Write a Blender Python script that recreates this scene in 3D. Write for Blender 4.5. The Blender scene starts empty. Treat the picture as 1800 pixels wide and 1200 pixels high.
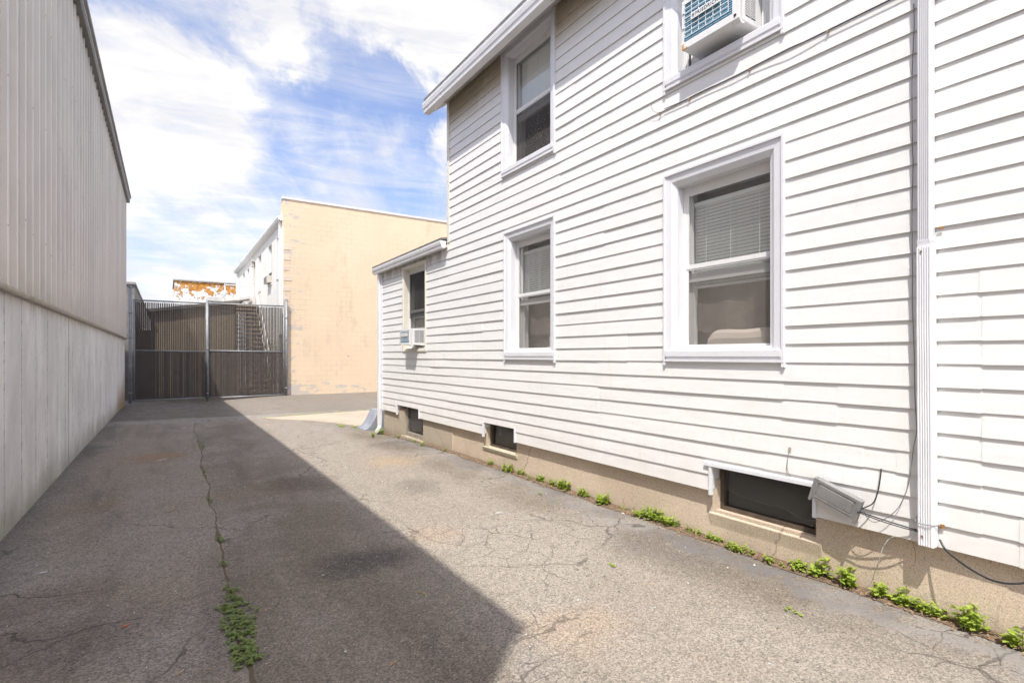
import bpy, bmesh, math, random
from mathutils import Vector, Matrix, noise
R = math.radians
rnd = random.Random(7)
S = bpy.context.scene
C = S.collection

# ------------------------------------------------------------------ camera
YAW = 32.85
FPX, CX, CY = 940.0, 900.0, 625.0          # focal length and horizon in photo pixels (1800 wide)
cam_d = bpy.data.cameras.new('camera'); cam = bpy.data.objects.new('camera', cam_d); C.objects.link(cam)
cam.location = (0, 0, 0); cam.rotation_euler = (R(90), 0, R(-YAW))
cam_d.sensor_width = 36; cam_d.lens = 36 * FPX / 1800; cam_d.shift_y = (CY - 600) / 1800
cam_d.clip_start = 0.05; cam_d.clip_end = 2000
S.camera = cam
S.cycles.max_bounces = 5; S.cycles.use_light_tree = False; S.cycles.use_adaptive_sampling = True; S.cycles.adaptive_threshold = 0.03; S.cycles.adaptive_min_samples = 20; S.cycles.diffuse_bounces = 3; S.cycles.glossy_bounces = 3; S.cycles.caustics_reflective = False; S.cycles.caustics_refractive = False
W_MAP = 512
SI, CO = math.sin(R(YAW)), math.cos(R(YAW))
def ray(px, py):
    lat = (px - CX) / FPX
    return SI + lat * CO, CO - lat * SI, (CY - py) / FPX
def onX(px, py, X):
    a, b, c = ray(px, py); d = X / a; return (b * d, c * d)         # -> (Y, z)
def onG(px, py, zz=None):
    a, b, c = ray(px, py); z = -1.42
    for _ in range(6):
        d = z / c; z = gz(a * d, b * d) if zz is None else zz
    return a * d, b * d, z

# ------------------------------------------------------------------ sun and sky
SUNV = Vector((-0.397, -0.40, 1.0)).normalized()                   # towards the sun
elev = math.asin(SUNV.z); azim = math.atan2(SUNV.x, SUNV.y)
sd = bpy.data.lights.new('sun', 'SUN'); sd.energy = 4.0; sd.angle = R(0.55); sd.color = (1.0, 0.955, 0.88)
sun = bpy.data.objects.new('sun', sd); C.objects.link(sun)
sun.rotation_euler = SUNV.to_track_quat('Z', 'Y').to_euler(); sun.location = (-5, -5, 15)
S.view_settings.view_transform = 'Standard'; S.view_settings.look = 'None'
S.view_settings.gamma = 1; S.view_settings.exposure = 0.52; S.view_settings.use_curve_mapping = False

class NT:
    def __init__(s, tree): s.t = tree; s.n = tree.nodes; s.l = tree.links
    def N(s, typ, ins=None, out=0, **props):
        nd = s.n.new(typ)
        for k, v in props.items(): setattr(nd, k, v)
        for k, v in (ins or {}).items():
            sock = nd.inputs[k]
            if isinstance(v, bpy.types.NodeSocket): s.l.new(v, sock)
            else: sock.default_value = v
        return nd.outputs[out] if out is not None else nd
    def math(s, op, a, b=0.0, c=0.0, clamp=False):
        nd = s.n.new('ShaderNodeMath'); nd.operation = op; nd.use_clamp = clamp
        for i, v in enumerate((a, b, c)):
            if isinstance(v, bpy.types.NodeSocket): s.l.new(v, nd.inputs[i])
            else: nd.inputs[i].default_value = v
        return nd.outputs[0]
    def mix(s, f, a, b, blend='MIX'):
        nd = s.n.new('ShaderNodeMix'); nd.data_type = 'RGBA'; nd.blend_type = blend
        for i, v in ((0, f), (6, a), (7, b)):
            if isinstance(v, bpy.types.NodeSocket): s.l.new(v, nd.inputs[i])
            else: nd.inputs[i].default_value = (*v, 1) if isinstance(v, tuple) and len(v) == 3 else v
        return nd.outputs[2]
    def ss(s, x, a, b):                                              # smoothstep a..b -> 0..1
        nd = s.n.new('ShaderNodeMapRange'); nd.interpolation_type = 'SMOOTHSTEP'
        s.l.new(x, nd.inputs[0]); nd.inputs[1].default_value = a; nd.inputs[2].default_value = b
        nd.inputs[3].default_value = 0; nd.inputs[4].default_value = 1
        return nd.outputs[0]
    def noise(s, vec, scale, detail=4, rough=.55, dist=0.0, col=False):
        return s.N('ShaderNodeTexNoise', {'Vector': vec, 'Scale': scale, 'Detail': detail, 'Roughness': rough, 'Distortion': dist}, out=1 if col else 0)
    def xyz(s, v):
        nd = s.N('ShaderNodeSeparateXYZ', {0: v}, out=None); return nd.outputs[0], nd.outputs[1], nd.outputs[2]
    def comb(s, x, y, z): return s.N('ShaderNodeCombineXYZ', {0: x, 1: y, 2: z})
    def scale(s, v, k):
        nd = s.n.new('ShaderNodeVectorMath'); nd.operation = 'MULTIPLY'; s.l.new(v, nd.inputs[0]); nd.inputs[1].default_value = k
        return nd.outputs[0]

W = bpy.data.worlds.new('World'); S.world = W; W.use_nodes = True
W.cycles.sampling_method = 'MANUAL'; W.cycles.sample_map_resolution = W_MAP
w = NT(W.node_tree); w.n.clear()
skyc = w.N('ShaderNodeTexSky', sky_type='NISHITA', sun_disc=False, sun_elevation=elev, sun_rotation=azim, air_density=1.0, dust_density=0.6, ozone_density=1.5)
dirv = w.N('ShaderNodeTexCoord', out=0)
dx, dy, dz = w.xyz(dirv)
wsub = w.n.new('ShaderNodeVectorMath'); wsub.operation = 'SUBTRACT'; w.l.new(w.noise(dirv, 7.0, 5, .65, .4, col=True), wsub.inputs[0]); wsub.inputs[1].default_value = (.5, .5, .5)
wadd = w.n.new('ShaderNodeVectorMath'); wadd.operation = 'MULTIPLY_ADD'; w.l.new(wsub.outputs[0], wadd.inputs[0]); wadd.inputs[1].default_value = (.20, .20, .16); w.l.new(dirv, wadd.inputs[2]); dirw = w.N('ShaderNodeVectorMath', {0: wadd.outputs[0]}, operation='NORMALIZE')
def skydir(px, py): return Vector(ray(px, py)).normalized()
def bump_dir(px, py, r0, r1):
    D = skydir(px, py)
    dot = w.n.new('ShaderNodeVectorMath'); dot.operation = 'DOT_PRODUCT'; w.l.new(dirw, dot.inputs[0]); dot.inputs[1].default_value = D
    return w.ss(dot.outputs[1], math.cos(R(r1)), math.cos(R(r0)))
zc = w.math('MAXIMUM', w.math('ADD', dz, .12), .03)
cu = w.math('DIVIDE', dx, zc); cv = w.math('DIVIDE', dy, zc)
cvec = w.comb(cu, cv, 0.0)
n1 = w.noise(w.scale(dirv, (1, 1, 1.6)), 5.0, 7, .60, .30)
n2 = w.noise(w.scale(w.N('ShaderNodeVectorRotate', {'Vector': cvec, 'Angle': R(-62)}, rotation_type='Z_AXIS'), (.8, 3.4, 1)), 1.5, 7, .64, .6)
cov = w.math('ADD', w.math('MULTIPLY', n1, .55), w.math('MULTIPLY', n2, .45))
for (px, py, r0, r1, a) in [(205, 110, 1, 5, .20), (260, 160, 1, 6, .24), (330, 200, 1, 6, .22), (190, 230, 1, 8, .18), (380, 235, 1, 4, .12),
                            (455, 62, .5, 3, .16), (500, 75, .5, 2.5, .18), (548, 98, .3, 2.5, .20), (660, 15, 1, 4.5, .17), (700, 70, .5, 2.5, .10), (790, 60, 1, 5, .24), (760, 90, 1, 3, .15), (560, -10, 1, 4, .14), (775, 250, .5, 2.5, .26), (780, 215, .5, 2, .16),
                            (850, -60, 3, 14, .2), (470, -10, 1, 5, .12),
                            (620, 130, 1.5, 6, -.15), (730, 150, 1, 5, -.13), (715, 30, .3, 1.6, -.12), (590, 60, .3, 3, -.10), (480, 110, .5, 4, -.06), (200, 40, 1, 4, -.04), (735, 290, .6, 3.5, -.08)]:
    cov = w.math('ADD', cov, w.math('MULTIPLY', bump_dir(px, py, r0, r1 * 1.15), a * .78))
lowf = w.math('SUBTRACT', 1.0, w.ss(dz, .04, .42))
cov = w.math('ADD', cov, w.math('MULTIPLY', lowf, .20))
cir = w.noise(w.scale(w.N('ShaderNodeVectorRotate', {'Vector': cvec, 'Angle': R(8)}, rotation_type='Z_AXIS'), (.9, 2.8, 1)), 1.9, 7, .64, 1.2)
mask = w.math('ADD', w.math('MULTIPLY', w.ss(cov, .40, .80), .72), w.math('ADD', .12, w.math('MULTIPLY', w.ss(cir, .32, .74), .32)))
mask = w.math('MINIMUM', mask, .97)
tone = w.noise(w.scale(dirv, (1, 1, 3.2)), 5.0, 6, .6, .3)
ccol = w.mix(w.ss(tone, .36, .60), (.80, .80, .84), (1.0, .97, .93))
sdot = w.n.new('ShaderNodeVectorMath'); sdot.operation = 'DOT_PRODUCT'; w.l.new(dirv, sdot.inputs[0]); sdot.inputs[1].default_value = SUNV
glow = w.ss(sdot.outputs[1], .10, 1.0)                                # clouds boosted on the sun's side, out of view, as added fill light
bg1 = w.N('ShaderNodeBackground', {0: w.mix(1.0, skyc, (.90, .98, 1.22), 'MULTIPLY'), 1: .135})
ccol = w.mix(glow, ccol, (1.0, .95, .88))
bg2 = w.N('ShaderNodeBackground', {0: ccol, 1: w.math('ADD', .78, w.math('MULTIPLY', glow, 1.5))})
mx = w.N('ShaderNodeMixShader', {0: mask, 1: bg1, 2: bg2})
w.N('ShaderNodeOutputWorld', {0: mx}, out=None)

# ------------------------------------------------------------------ material helpers
def mat(name, col=(.5, .5, .5), rough=.6, metal=0.0, spec=.5):
    m = bpy.data.materials.new(name); m.use_nodes = True
    t = NT(m.node_tree); b = m.node_tree.nodes['Principled BSDF']
    b.inputs['Base Color'].default_value = (*col, 1); b.inputs['Roughness'].default_value = rough
    b.inputs['Metallic'].default_value = metal; b.inputs['Specular IOR Level'].default_value = spec
    t.b = b; t.m = m; t.o = t.N('ShaderNodeTexCoord', out=3)
    t.g = t.N('ShaderNodeNewGeometry', out=0)                         # world position
    return m, t
def setc(t, c): t.l.new(c, t.b.inputs['Base Color'])
def setr(t, c): t.l.new(c, t.b.inputs['Roughness'])
def bump(t, h, strength=.3, dist=.01):
    t.l.new(t.N('ShaderNodeBump', {'Height': h, 'Strength': strength, 'Distance': dist}), t.b.inputs['Normal'])
def worn(name, col, col2, rough=.6, metal=0.0, scale=3, bstr=.1, spec=.5, fine=60):
    m, t = mat(name, col, rough, metal, spec)
    f = t.ss(t.noise(t.g, scale, 6, .6), .35, .7)
    c = t.mix(f, col, col2)
    c = t.mix(.12, c, t.noise(t.g, fine, 3, .6, col=False), 'OVERLAY')
    setc(t, c); bump(t, t.noise(t.g, fine, 3), bstr, .002)
    return m

# ------------------------------------------------------------------ mesh helpers
ORG = {}
class MB:
    def __init__(s): s.v = []; s.f = []; s.mi = []; s.sm = []
    def face(s, pts, mi=0, sm=False):
        b = len(s.v); s.v += [tuple(p) for p in pts]; s.f.append(tuple(range(b, b + len(pts)))); s.mi.append(mi); s.sm.append(sm)
    def box(s, x0, x1, y0, y1, z0, z1, mi=0, M=None):
        P = [Vector((x, y, z)) for x in (x0, x1) for y in (y0, y1) for z in (z0, z1)]
        if M is not None: P = [M @ p for p in P]
        b = len(s.v); s.v += [tuple(p) for p in P]
        for f in ((0, 1, 3, 2), (4, 6, 7, 5), (0, 4, 5, 1), (2, 3, 7, 6), (0, 2, 6, 4), (1, 5, 7, 3)):
            s.f.append(tuple(b + i for i in f)); s.mi.append(mi); s.sm.append(False)
    def hexa(s, P, mi=0):                                            # 8 pts: bottom ring 0-3, top ring 4-7
        b = len(s.v); s.v += [tuple(p) for p in P]
        for f in ((3, 2, 1, 0), (4, 5, 6, 7), (0, 1, 5, 4), (1, 2, 6, 5), (2, 3, 7, 6), (3, 0, 4, 7)):
            s.f.append(tuple(b + i for i in f)); s.mi.append(mi); s.sm.append(False)
    def extr(s, pts, d, mi=0):                                       # extrude polygon pts along vector d
        n = len(pts); b = len(s.v); d = Vector(d)
        s.v += [tuple(p) for p in pts] + [tuple(Vector(p) + d) for p in pts]
        s.f.append(tuple(range(b + n - 1, b - 1, -1))); s.f.append(tuple(range(b + n, b + 2 * n)))
        s.mi += [mi, mi]; s.sm += [False, False]
        for i in range(n):
            j = (i + 1) % n; s.f.append((b + i, b + j, b + n + j, b + n + i)); s.mi.append(mi); s.sm.append(False)
    def tube(s, path, r, n=8, mi=0, cap=True):
        path = [Vector(p) for p in path]; b = len(s.v); up = Vector((.31, .17, .93))
        for i, p in enumerate(path):
            t = (path[min(i + 1, len(path) - 1)] - path[max(i - 1, 0)]).normalized()
            a = t.cross(up)
            if a.length < .05: a = t.cross(Vector((1, 0, 0)))
            a.normalize(); c = t.cross(a)
            rr = r[i] if isinstance(r, (list, tuple)) else r
            for k in range(n):
                th = 2 * math.pi * k / n; s.v.append(tuple(p + rr * (math.cos(th) * a + math.sin(th) * c)))
        for i in range(len(path) - 1):
            for k in range(n):
                k2 = (k + 1) % n
                s.f.append((b + i * n + k, b + i * n + k2, b + (i + 1) * n + k2, b + (i + 1) * n + k)); s.mi.append(mi); s.sm.append(True)
        if cap:
            s.f.append(tuple(b + k for k in range(n - 1, -1, -1))); s.f.append(tuple(b + (len(path) - 1) * n + k for k in range(n)))
            s.mi += [mi, mi]; s.sm += [False, False]
    def build(s, name, mats, parent=None, label=None, cat=None, group=None, kind=None, bevel=0, recalc=True):
        me = bpy.data.meshes.new(name)
        if parent is not None: org = ORG[parent.name]
        else:
            xs = [p[0] for p in s.v]; ys = [p[1] for p in s.v]; zs = [p[2] for p in s.v]
            org = Vector(((min(xs) + max(xs)) / 2, (min(ys) + max(ys)) / 2, min(zs)))
            if kind == 'structure': org = Vector((0, 0, 0))
        me.from_pydata([(p[0] - org.x, p[1] - org.y, p[2] - org.z) for p in s.v], [], s.f)
        if not isinstance(mats, (list, tuple)): mats = [mats]
        for m in mats: me.materials.append(m)
        me.polygons.foreach_set('material_index', s.mi); me.polygons.foreach_set('use_smooth', s.sm)
        me.update()
        if recalc:
            bm = bmesh.new(); bm.from_mesh(me); bmesh.ops.recalc_face_normals(bm, faces=bm.faces); bm.to_mesh(me); bm.free()
        o = bpy.data.objects.new(name, me); C.objects.link(o); ORG[o.name] = org
        if parent is not None: o.parent = parent
        else: o.location = org
        if parent is not None and parent.type == 'MESH': pass
        if label: o['label'] = label
        if cat: o['category'] = cat
        if group: o['group'] = group
        if kind: o['kind'] = kind
        if bevel:
            md = o.modifiers.new('bevel', 'BEVEL'); md.width = bevel; md.segments = 2; md.limit_method = 'ANGLE'; md.angle_limit = R(40)
        return o
def thing(name, loc, label, cat, group=None):
    o = bpy.data.objects.new(name, None); C.objects.link(o); o.location = loc; o.empty_display_size = .1
    ORG[o.name] = Vector(loc); o['label'] = label; o['category'] = cat
    if group: o['group'] = group
    return o
def ringframe(mb, rect, prof, side=-1, mi=0):
    """mitred frame on an X plane. rect=(Y0,Y1,z0,z1); prof=[(inset,X)...] (inset may be (l,r,b,t) )"""
    def ring(ins, X):
        l, r, b, t = ins if isinstance(ins, tuple) else (ins,) * 4
        return [(X, rect[0] + l, rect[2] + b), (X, rect[1] - r, rect[2] + b), (X, rect[1] - r, rect[3] - t), (X, rect[0] + l, rect[3] - t)]
    rs = [ring(*p) for p in prof]
    for a, b in zip(rs, rs[1:]):
        for i in range(4):
            j = (i + 1) % 4; mb.face([a[i], a[j], b[j], b[i]], mi)
def catmull(pts, n=8):
    P = [Vector(p) for p in pts]; P = [P[0] * 2 - P[1]] + P + [P[-1] * 2 - P[-2]]; out = []
    for i in range(1, len(P) - 2):
        for k in range(n):
            t = k / n; a, b, c, d = P[i - 1:i + 3]
            out.append(.5 * ((2 * b) + (c - a) * t + (2 * a - 5 * b + 4 * c - d) * t * t + (3 * b - a - 3 * c + d) * t ** 3))
    out.append(P[-2]); return out

def lerp(a, b, t): return a + (b - a) * t
def pw(x, pts):
    if x <= pts[0][0]: return pts[0][1]
    for (a, va), (b, vb) in zip(pts, pts[1:]):
        if x <= b:
            t = (x - a) / (b - a); t = t * t * (3 - 2 * t); return lerp(va, vb, t)
    return pts[-1][1]
def gz(X, Y):
    h = pw(Y, [(-3, -1.395), (7.2, -1.385), (9.8, -1.455), (13, -1.475), (21, -1.445), (30, -1.5)])
    l = pw(Y, [(-3, -1.42), (9, -1.42), (16, -1.455), (20.8, -1.515), (24, -1.52)])
    m = pw(Y, [(-3, -1.415), (9, -1.43), (14, -1.47), (20.8, -1.545), (24, -1.54)])
    if X < 1.2: t = min(max((X + 1.1) / 2.3, 0), 1); return lerp(l, m, t * t * (3 - 2 * t))
    t = min(max((X - 1.2) / 2.3, 0), 1); return lerp(m, h, t * t * (3 - 2 * t))

# ------------------------------------------------------------------ materials
XL, XW, XF = -1.07, 3.41, 3.455
def m_asphalt():
    m, t = mat('asphalt', rough=.9, spec=.25); g = t.g; x, y, z = t.xyz(g)
    crackx = t.math('ADD', t.math('ADD', t.math('MULTIPLY', y, .017), .262), t.math('MULTIPLY', t.math('SUBTRACT', t.noise(t.scale(g, (0, 1, 0)), .7, 4, .55), .5), .20))
    dcr = t.math('SUBTRACT', x, crackx)
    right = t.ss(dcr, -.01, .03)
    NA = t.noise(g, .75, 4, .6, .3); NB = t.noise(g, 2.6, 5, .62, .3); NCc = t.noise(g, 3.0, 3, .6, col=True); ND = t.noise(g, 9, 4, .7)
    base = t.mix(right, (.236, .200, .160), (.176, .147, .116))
    # large tonal patches
    base = t.mix(t.ss(NA, .40, .64), base, (.262, .230, .198))
    base = t.mix(t.math('MULTIPLY', t.ss(t.noise(t.scale(g, (1, .45, 1)), 1.3, 6, .65, .6), .54, .74), .6), base, (.10, .092, .085))
    STR = t.noise(t.scale(g, (2.6, .28, 1)), 1.0, 5, .65, .5)
    base = t.mix(t.math('MULTIPLY', t.ss(STR, .50, .68), .42), base, (.115, .095, .078))
    base = t.mix(t.math('MULTIPLY', t.ss(STR, .46, .30), .35), base, (.29, .25, .21))
    # pale worn band towards the house, also painting in the sunlit side's contrast
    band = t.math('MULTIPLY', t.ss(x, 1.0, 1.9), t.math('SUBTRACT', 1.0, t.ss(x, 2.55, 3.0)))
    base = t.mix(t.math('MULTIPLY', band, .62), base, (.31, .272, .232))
    SPN = t.math('MULTIPLY', t.math('SUBTRACT', NB, .5), 1.5)
    # rust / clay stains at fixed spots
    def spot(px, py, rx, ry, col, amt, b):
        X, Y, _ = onG(px, py)
        ddx = t.math('DIVIDE', t.math('SUBTRACT', x, X), rx); ddy = t.math('DIVIDE', t.math('SUBTRACT', y, Y), ry)
        r = t.math('SQRT', t.math('ADD', t.math('MULTIPLY', ddx, ddx), t.math('MULTIPLY', ddy, ddy)))
        r = t.math('ADD', r, SPN)
        return t.mix(t.math('MULTIPLY', t.math('SUBTRACT', 1.0, t.ss(r, .25, 1.15)), amt), b, col)
    for a in [(265, 805, .45, .55, (.24, .15, .085), .55), (290, 800, .3, .3, (.26, .16, .09), .4), (160, 890, .35, .3, (.22, .15, .10), .35), (1010, 1100, .34, .30, (.34, .245, .165), .38), (690, 810, .45, .5, (.36, .26, .16), .5),
              (760, 940, .3, .3, (.34, .24, .16), .35), (640, 985, .42, .3, (.07, .062, .056), .7), (470, 862, .8, .35, (.25, .19, .14), .35), (520, 850, .5, .55, (.085, .07, .06), .55), (740, 855, .3, .5, (.10, .09, .08), .45),
              (100, 1130, .7, .5, (.115, .088, .07), .55), (60, 1060, .5, .4, (.14, .105, .08), .5), (160, 790, .25, .8, (.075, .07, .068), .6), (690, 780, .6, .5, (.11, .095, .085), .45), (1160, 960, .4, .6, (.14, .13, .12), .4),
              (1130, 880, .4, .5, (.13, .125, .12), .5)]:
        base = spot(*a, base)
    # near the left wall: darker ground
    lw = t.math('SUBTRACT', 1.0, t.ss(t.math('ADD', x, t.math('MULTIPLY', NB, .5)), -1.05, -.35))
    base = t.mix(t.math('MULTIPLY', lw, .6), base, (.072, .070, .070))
    # newer darker asphalt beyond the cross joint near the gate
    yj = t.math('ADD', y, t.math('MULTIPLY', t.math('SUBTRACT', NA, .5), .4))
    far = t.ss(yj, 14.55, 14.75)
    base = t.mix(t.math('MULTIPLY', far, t.math('ADD', .45, t.math('MULTIPLY', t.ss(NB, .35, .6), .4))), base, t.mix(t.ss(x, .8, 2.2), (.105, .098, .09), (.20, .175, .15)))  # shaded tone on the left, sunlit tone on the right, painted in
    joint = t.math('MULTIPLY', t.ss(yj, 13.5, 13.9), t.math('SUBTRACT', 1.0, t.ss(yj, 14.5, 14.7)))
    base = t.mix(t.math('MULTIPLY', joint, t.math('MULTIPLY', t.ss(NB, .3, .6), .6)), base, (.29, .275, .26))
    # blue-grey sealant along the house
    edge = t.math('ADD', x, t.math('MULTIPLY', t.math('SUBTRACT', NB, .5), 1.15))
    yok = t.math('SUBTRACT', 1.0, t.ss(y, 8.7, 9.4))
    seal = t.math('MULTIPLY', t.math('MULTIPLY', t.ss(edge, 3.08, 3.24), yok), t.math('SUBTRACT', 1.0, t.math('MULTIPLY', t.ss(ND, .50, .58), .85)))
    MED = t.noise(g, 14, 4, .7); base = t.mix(t.math('MULTIPLY', t.ss(MED, .52, .68), .30), base, (.11, .095, .08)); base = t.mix(t.math('MULTIPLY', t.ss(MED, .46, .34), .22), base, (.34, .30, .255))
    # aggregate
    vor = t.N('ShaderNodeTexVoronoi', {'Vector': g, 'Scale': 125.0}, out=1)
    vr, vg_, vb = t.xyz(vor)
    d2 = t.N('ShaderNodeTexVoronoi', {'Vector': g, 'Scale': 125.0}, out=0)
    big = t.N('ShaderNodeTexVoronoi', {'Vector': g, 'Scale': 38.0}, out=1); br, bg_, bb = t.xyz(big)
    fine = t.noise(g, 160, 2, .7)
    agg = t.math('ADD', t.math('MULTIPLY', t.math('SUBTRACT', vr, .5), .70), t.math('MULTIPLY', t.math('SUBTRACT', fine, .5), 1.3))
    agg = t.math('MULTIPLY', agg, t.math('SUBTRACT', 1.0, t.math('MULTIPLY', seal, .75)))
    lum = t.math('ADD', 1.0, agg)
    base = t.mix(t.math('MULTIPLY', seal, .72), base, t.mix(t.ss(NA, .4, .6), (.155, .150, .152), (.25, .235, .225)))
    base = t.mix(1.0, base, t.comb(lum, lum, lum), 'MULTIPLY')
    base = t.mix(t.math('MULTIPLY', t.math('MULTIPLY', t.ss(vg_, .955, .985), .55), t.math('SUBTRACT', 1.0, seal)), base, (.38, .34, .29))
    # dark pits, clustered
    pits = t.math('MULTIPLY', t.ss(t.noise(g, 46, 2, .75), .60, .66), t.ss(NA, .38, .6))
    base = t.mix(t.math('MULTIPLY', pits, .45), base, (.05, .048, .046))
    # cracks: hairline network on the right slab only, plus the long joint
    cv = t.N('ShaderNodeTexVoronoi', {'Vector': t.mix(.22, g, NCc), 'Scale': 1.15}, out=0, feature='DISTANCE_TO_EDGE')
    hair = t.math('MULTIPLY', t.math('SUBTRACT', 1.0, t.ss(cv, .003, .010)), t.ss(NA, .50, .60))
    cv2 = t.N('ShaderNodeTexVoronoi', {'Vector': t.mix(.12, g, NCc), 'Scale': 4.0}, out=0, feature='DISTANCE_TO_EDGE')
    hair2 = t.math('MULTIPLY', t.math('SUBTRACT', 1.0, t.ss(cv2, .004, .018)), t.math('MULTIPLY', t.ss(NA, .52, .60), right))
    jw = t.math('ADD', .006, t.math('MULTIPLY', t.ss(NB, .45, .8), .022))
    jl = t.math('MULTIPLY', t.math('LESS_THAN', t.math('ABSOLUTE', dcr), jw), t.math('SUBTRACT', 1.0, t.ss(y, 13.4, 13.8)))
    base = t.mix(t.math('MULTIPLY', hair, .6), base, (.05, .044, .038))
    base = t.mix(t.math('MULTIPLY', hair2, .6), base, (.05, .044, .038))
    base = t.mix(t.math('MULTIPLY', jl, .8), base, (.10, .074, .042))
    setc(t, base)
    setr(t, t.math('SUBTRACT', .93, t.math('MULTIPLY', seal, .3)))
    h = t.math('ADD', t.math('MULTIPLY', d2, -.7), t.math('MULTIPLY', fine, .5))
    h = t.math('MULTIPLY', h, t.math('SUBTRACT', 1.0, t.math('MULTIPLY', seal, .8)))
    h = t.math('SUBTRACT', h, t.math('MULTIPLY', t.math('ADD', t.math('ADD', jl, hair), t.math('ADD', t.math('MULTIPLY', hair2, .5), pits)), 1.2))
    bump(t, h, .55, .004)
    return m
def m_vinyl():
    m, t = mat('white_vinyl', rough=.42, spec=.35); g = t.g; x, y, z = t.xyz(g)
    c = t.mix(t.ss(t.noise(t.scale(g, (1, .35, 1)), 1.1, 5, .6), .35, .7), (.785, .778, .765), (.745, .738, .725))
    c = t.mix(t.math('MULTIPLY', t.ss(t.noise(t.scale(g, (1, 1, 5)), 6, 5, .7), .58, .78), .12), c, (.55, .50, .42))
    # grime under the eaves: yellowish-brown dirt that stays with the wall
    gr = t.math('MULTIPLY', t.ss(z, 3.05, 3.50), t.ss(t.noise(t.scale(g, (1, 2.2, 1.2)), 2.2, 5, .65), .10, .50))
    c = t.mix(t.math('MULTIPLY', gr, .85), c, (.36, .29, .18))
    gp = t.math('MULTIPLY', t.math('MULTIPLY', t.ss(z, 1.30, 1.48), t.math('GREATER_THAN', y, 7.2)), t.math('MULTIPLY', t.math('LESS_THAN', z, 1.8), t.ss(t.noise(t.scale(g, (1, 3.5, 1)), 3, 4, .6), .35, .65)))
    c = t.mix(t.math('MULTIPLY', gp, .75), c, (.34, .30, .24))
    lo = t.math('SUBTRACT', 1.0, t.ss(t.math('ADD', z, t.math('MULTIPLY', t.noise(t.scale(g, (1, 2.5, 1)), 2.4, 5, .7), .6)), -.75, -.35))
    c = t.mix(t.math('MULTIPLY', lo, .30), c, (.58, .53, .45))
    sk = t.math('MULTIPLY', t.ss(t.noise(t.scale(g, (1, 7, .5)), 2.2, 4, .6), .56, .74), .16)
    c = t.mix(sk, c, (.56, .53, .48))
    spk = t.math('MULTIPLY', t.ss(t.noise(g, 70, 2, .5), .73, .78), .5)
    c = t.mix(spk, c, (.45, .35, .22))
    setc(t, c)
    bump(t, t.math('ADD', t.noise(t.scale(g, (1, 1.2, 3)), 2.2, 3, .5), t.math('MULTIPLY', t.noise(t.scale(g, (1, 2, 40)), 6, 3), .04)), .25, .02)
    return m
def m_trim(name, a=(.735, .74, .775), dirt=.25, col=(.50, .42, .30)):
    m, t = mat(name, a, .38, 0, .4)
    c = t.mix(t.math('MULTIPLY', t.ss(t.noise(t.scale(t.g, (1, 1, .5)), 5, 6, .7), .52, .8), dirt), a, col)
    c = t.mix(t.math('MULTIPLY', t.ss(t.noise(t.g, 45, 3, .6), .64, .74), dirt * .8), c, tuple(k * .5 for k in col))
    setc(t, c); bump(t, t.noise(t.g, 9, 3), .08, .01)
    return m
def m_foundation():
    m, t = mat('foundation_concrete', rough=.92, spec=.2); g = t.g; x, y, z = t.xyz(g)
    c = t.mix(t.ss(t.noise(g, 1.4, 6, .6), .35, .68), (.60, .49, .375), (.50, .405, .305))
    c = t.mix(t.math('GREATER_THAN', y, 6.92), c, (.44, .375, .29))
    # damp grime near the ground
    lo = t.math('SUBTRACT', 1.0, t.ss(t.math('ADD', z, t.math('MULTIPLY', t.noise(g, 2.5, 6, .7), .28)), -1.30, -1.13))
    c = t.mix(t.math('MULTIPLY', lo, .6), c, (.25, .21, .155))
    v = t.N('ShaderNodeTexVoronoi', {'Vector': g, 'Scale': 270.0}, out=1); a, b, d = t.xyz(v)
    lum = t.math('ADD', .78, t.math('MULTIPLY', a, .44)); c = t.mix(1.0, c, t.comb(lum, lum, lum), 'MULTIPLY')
    c = t.mix(t.math('MULTIPLY', t.ss(b, .95, .97), .55), c, (.07, .06, .05))
    c = t.mix(t.math('MULTIPLY', t.ss(d, .95, .98), .7), c, (.60, .52, .42))
    cv = t.N('ShaderNodeTexVoronoi', {'Vector': t.mix(.12, g, t.noise(g, 4, 5, .65, col=True)), 'Scale': 1.0}, out=0, feature='DISTANCE_TO_EDGE')
    cr = t.math('MULTIPLY', t.math('SUBTRACT', 1.0, t.ss(cv, .003, .008)), t.ss(t.noise(g, 1.0, 2), .50, .56))
    c = t.mix(t.math('MULTIPLY', cr, .4), c, (.12, .10, .08))
    setc(t, c); bump(t, t.math('ADD', t.math('MULTIPLY', t.noise(g, 90, 4, .7), .6), t.math('MULTIPLY', t.noise(g, 5, 5), 2.0)), .35, .006)
    return m
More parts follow.
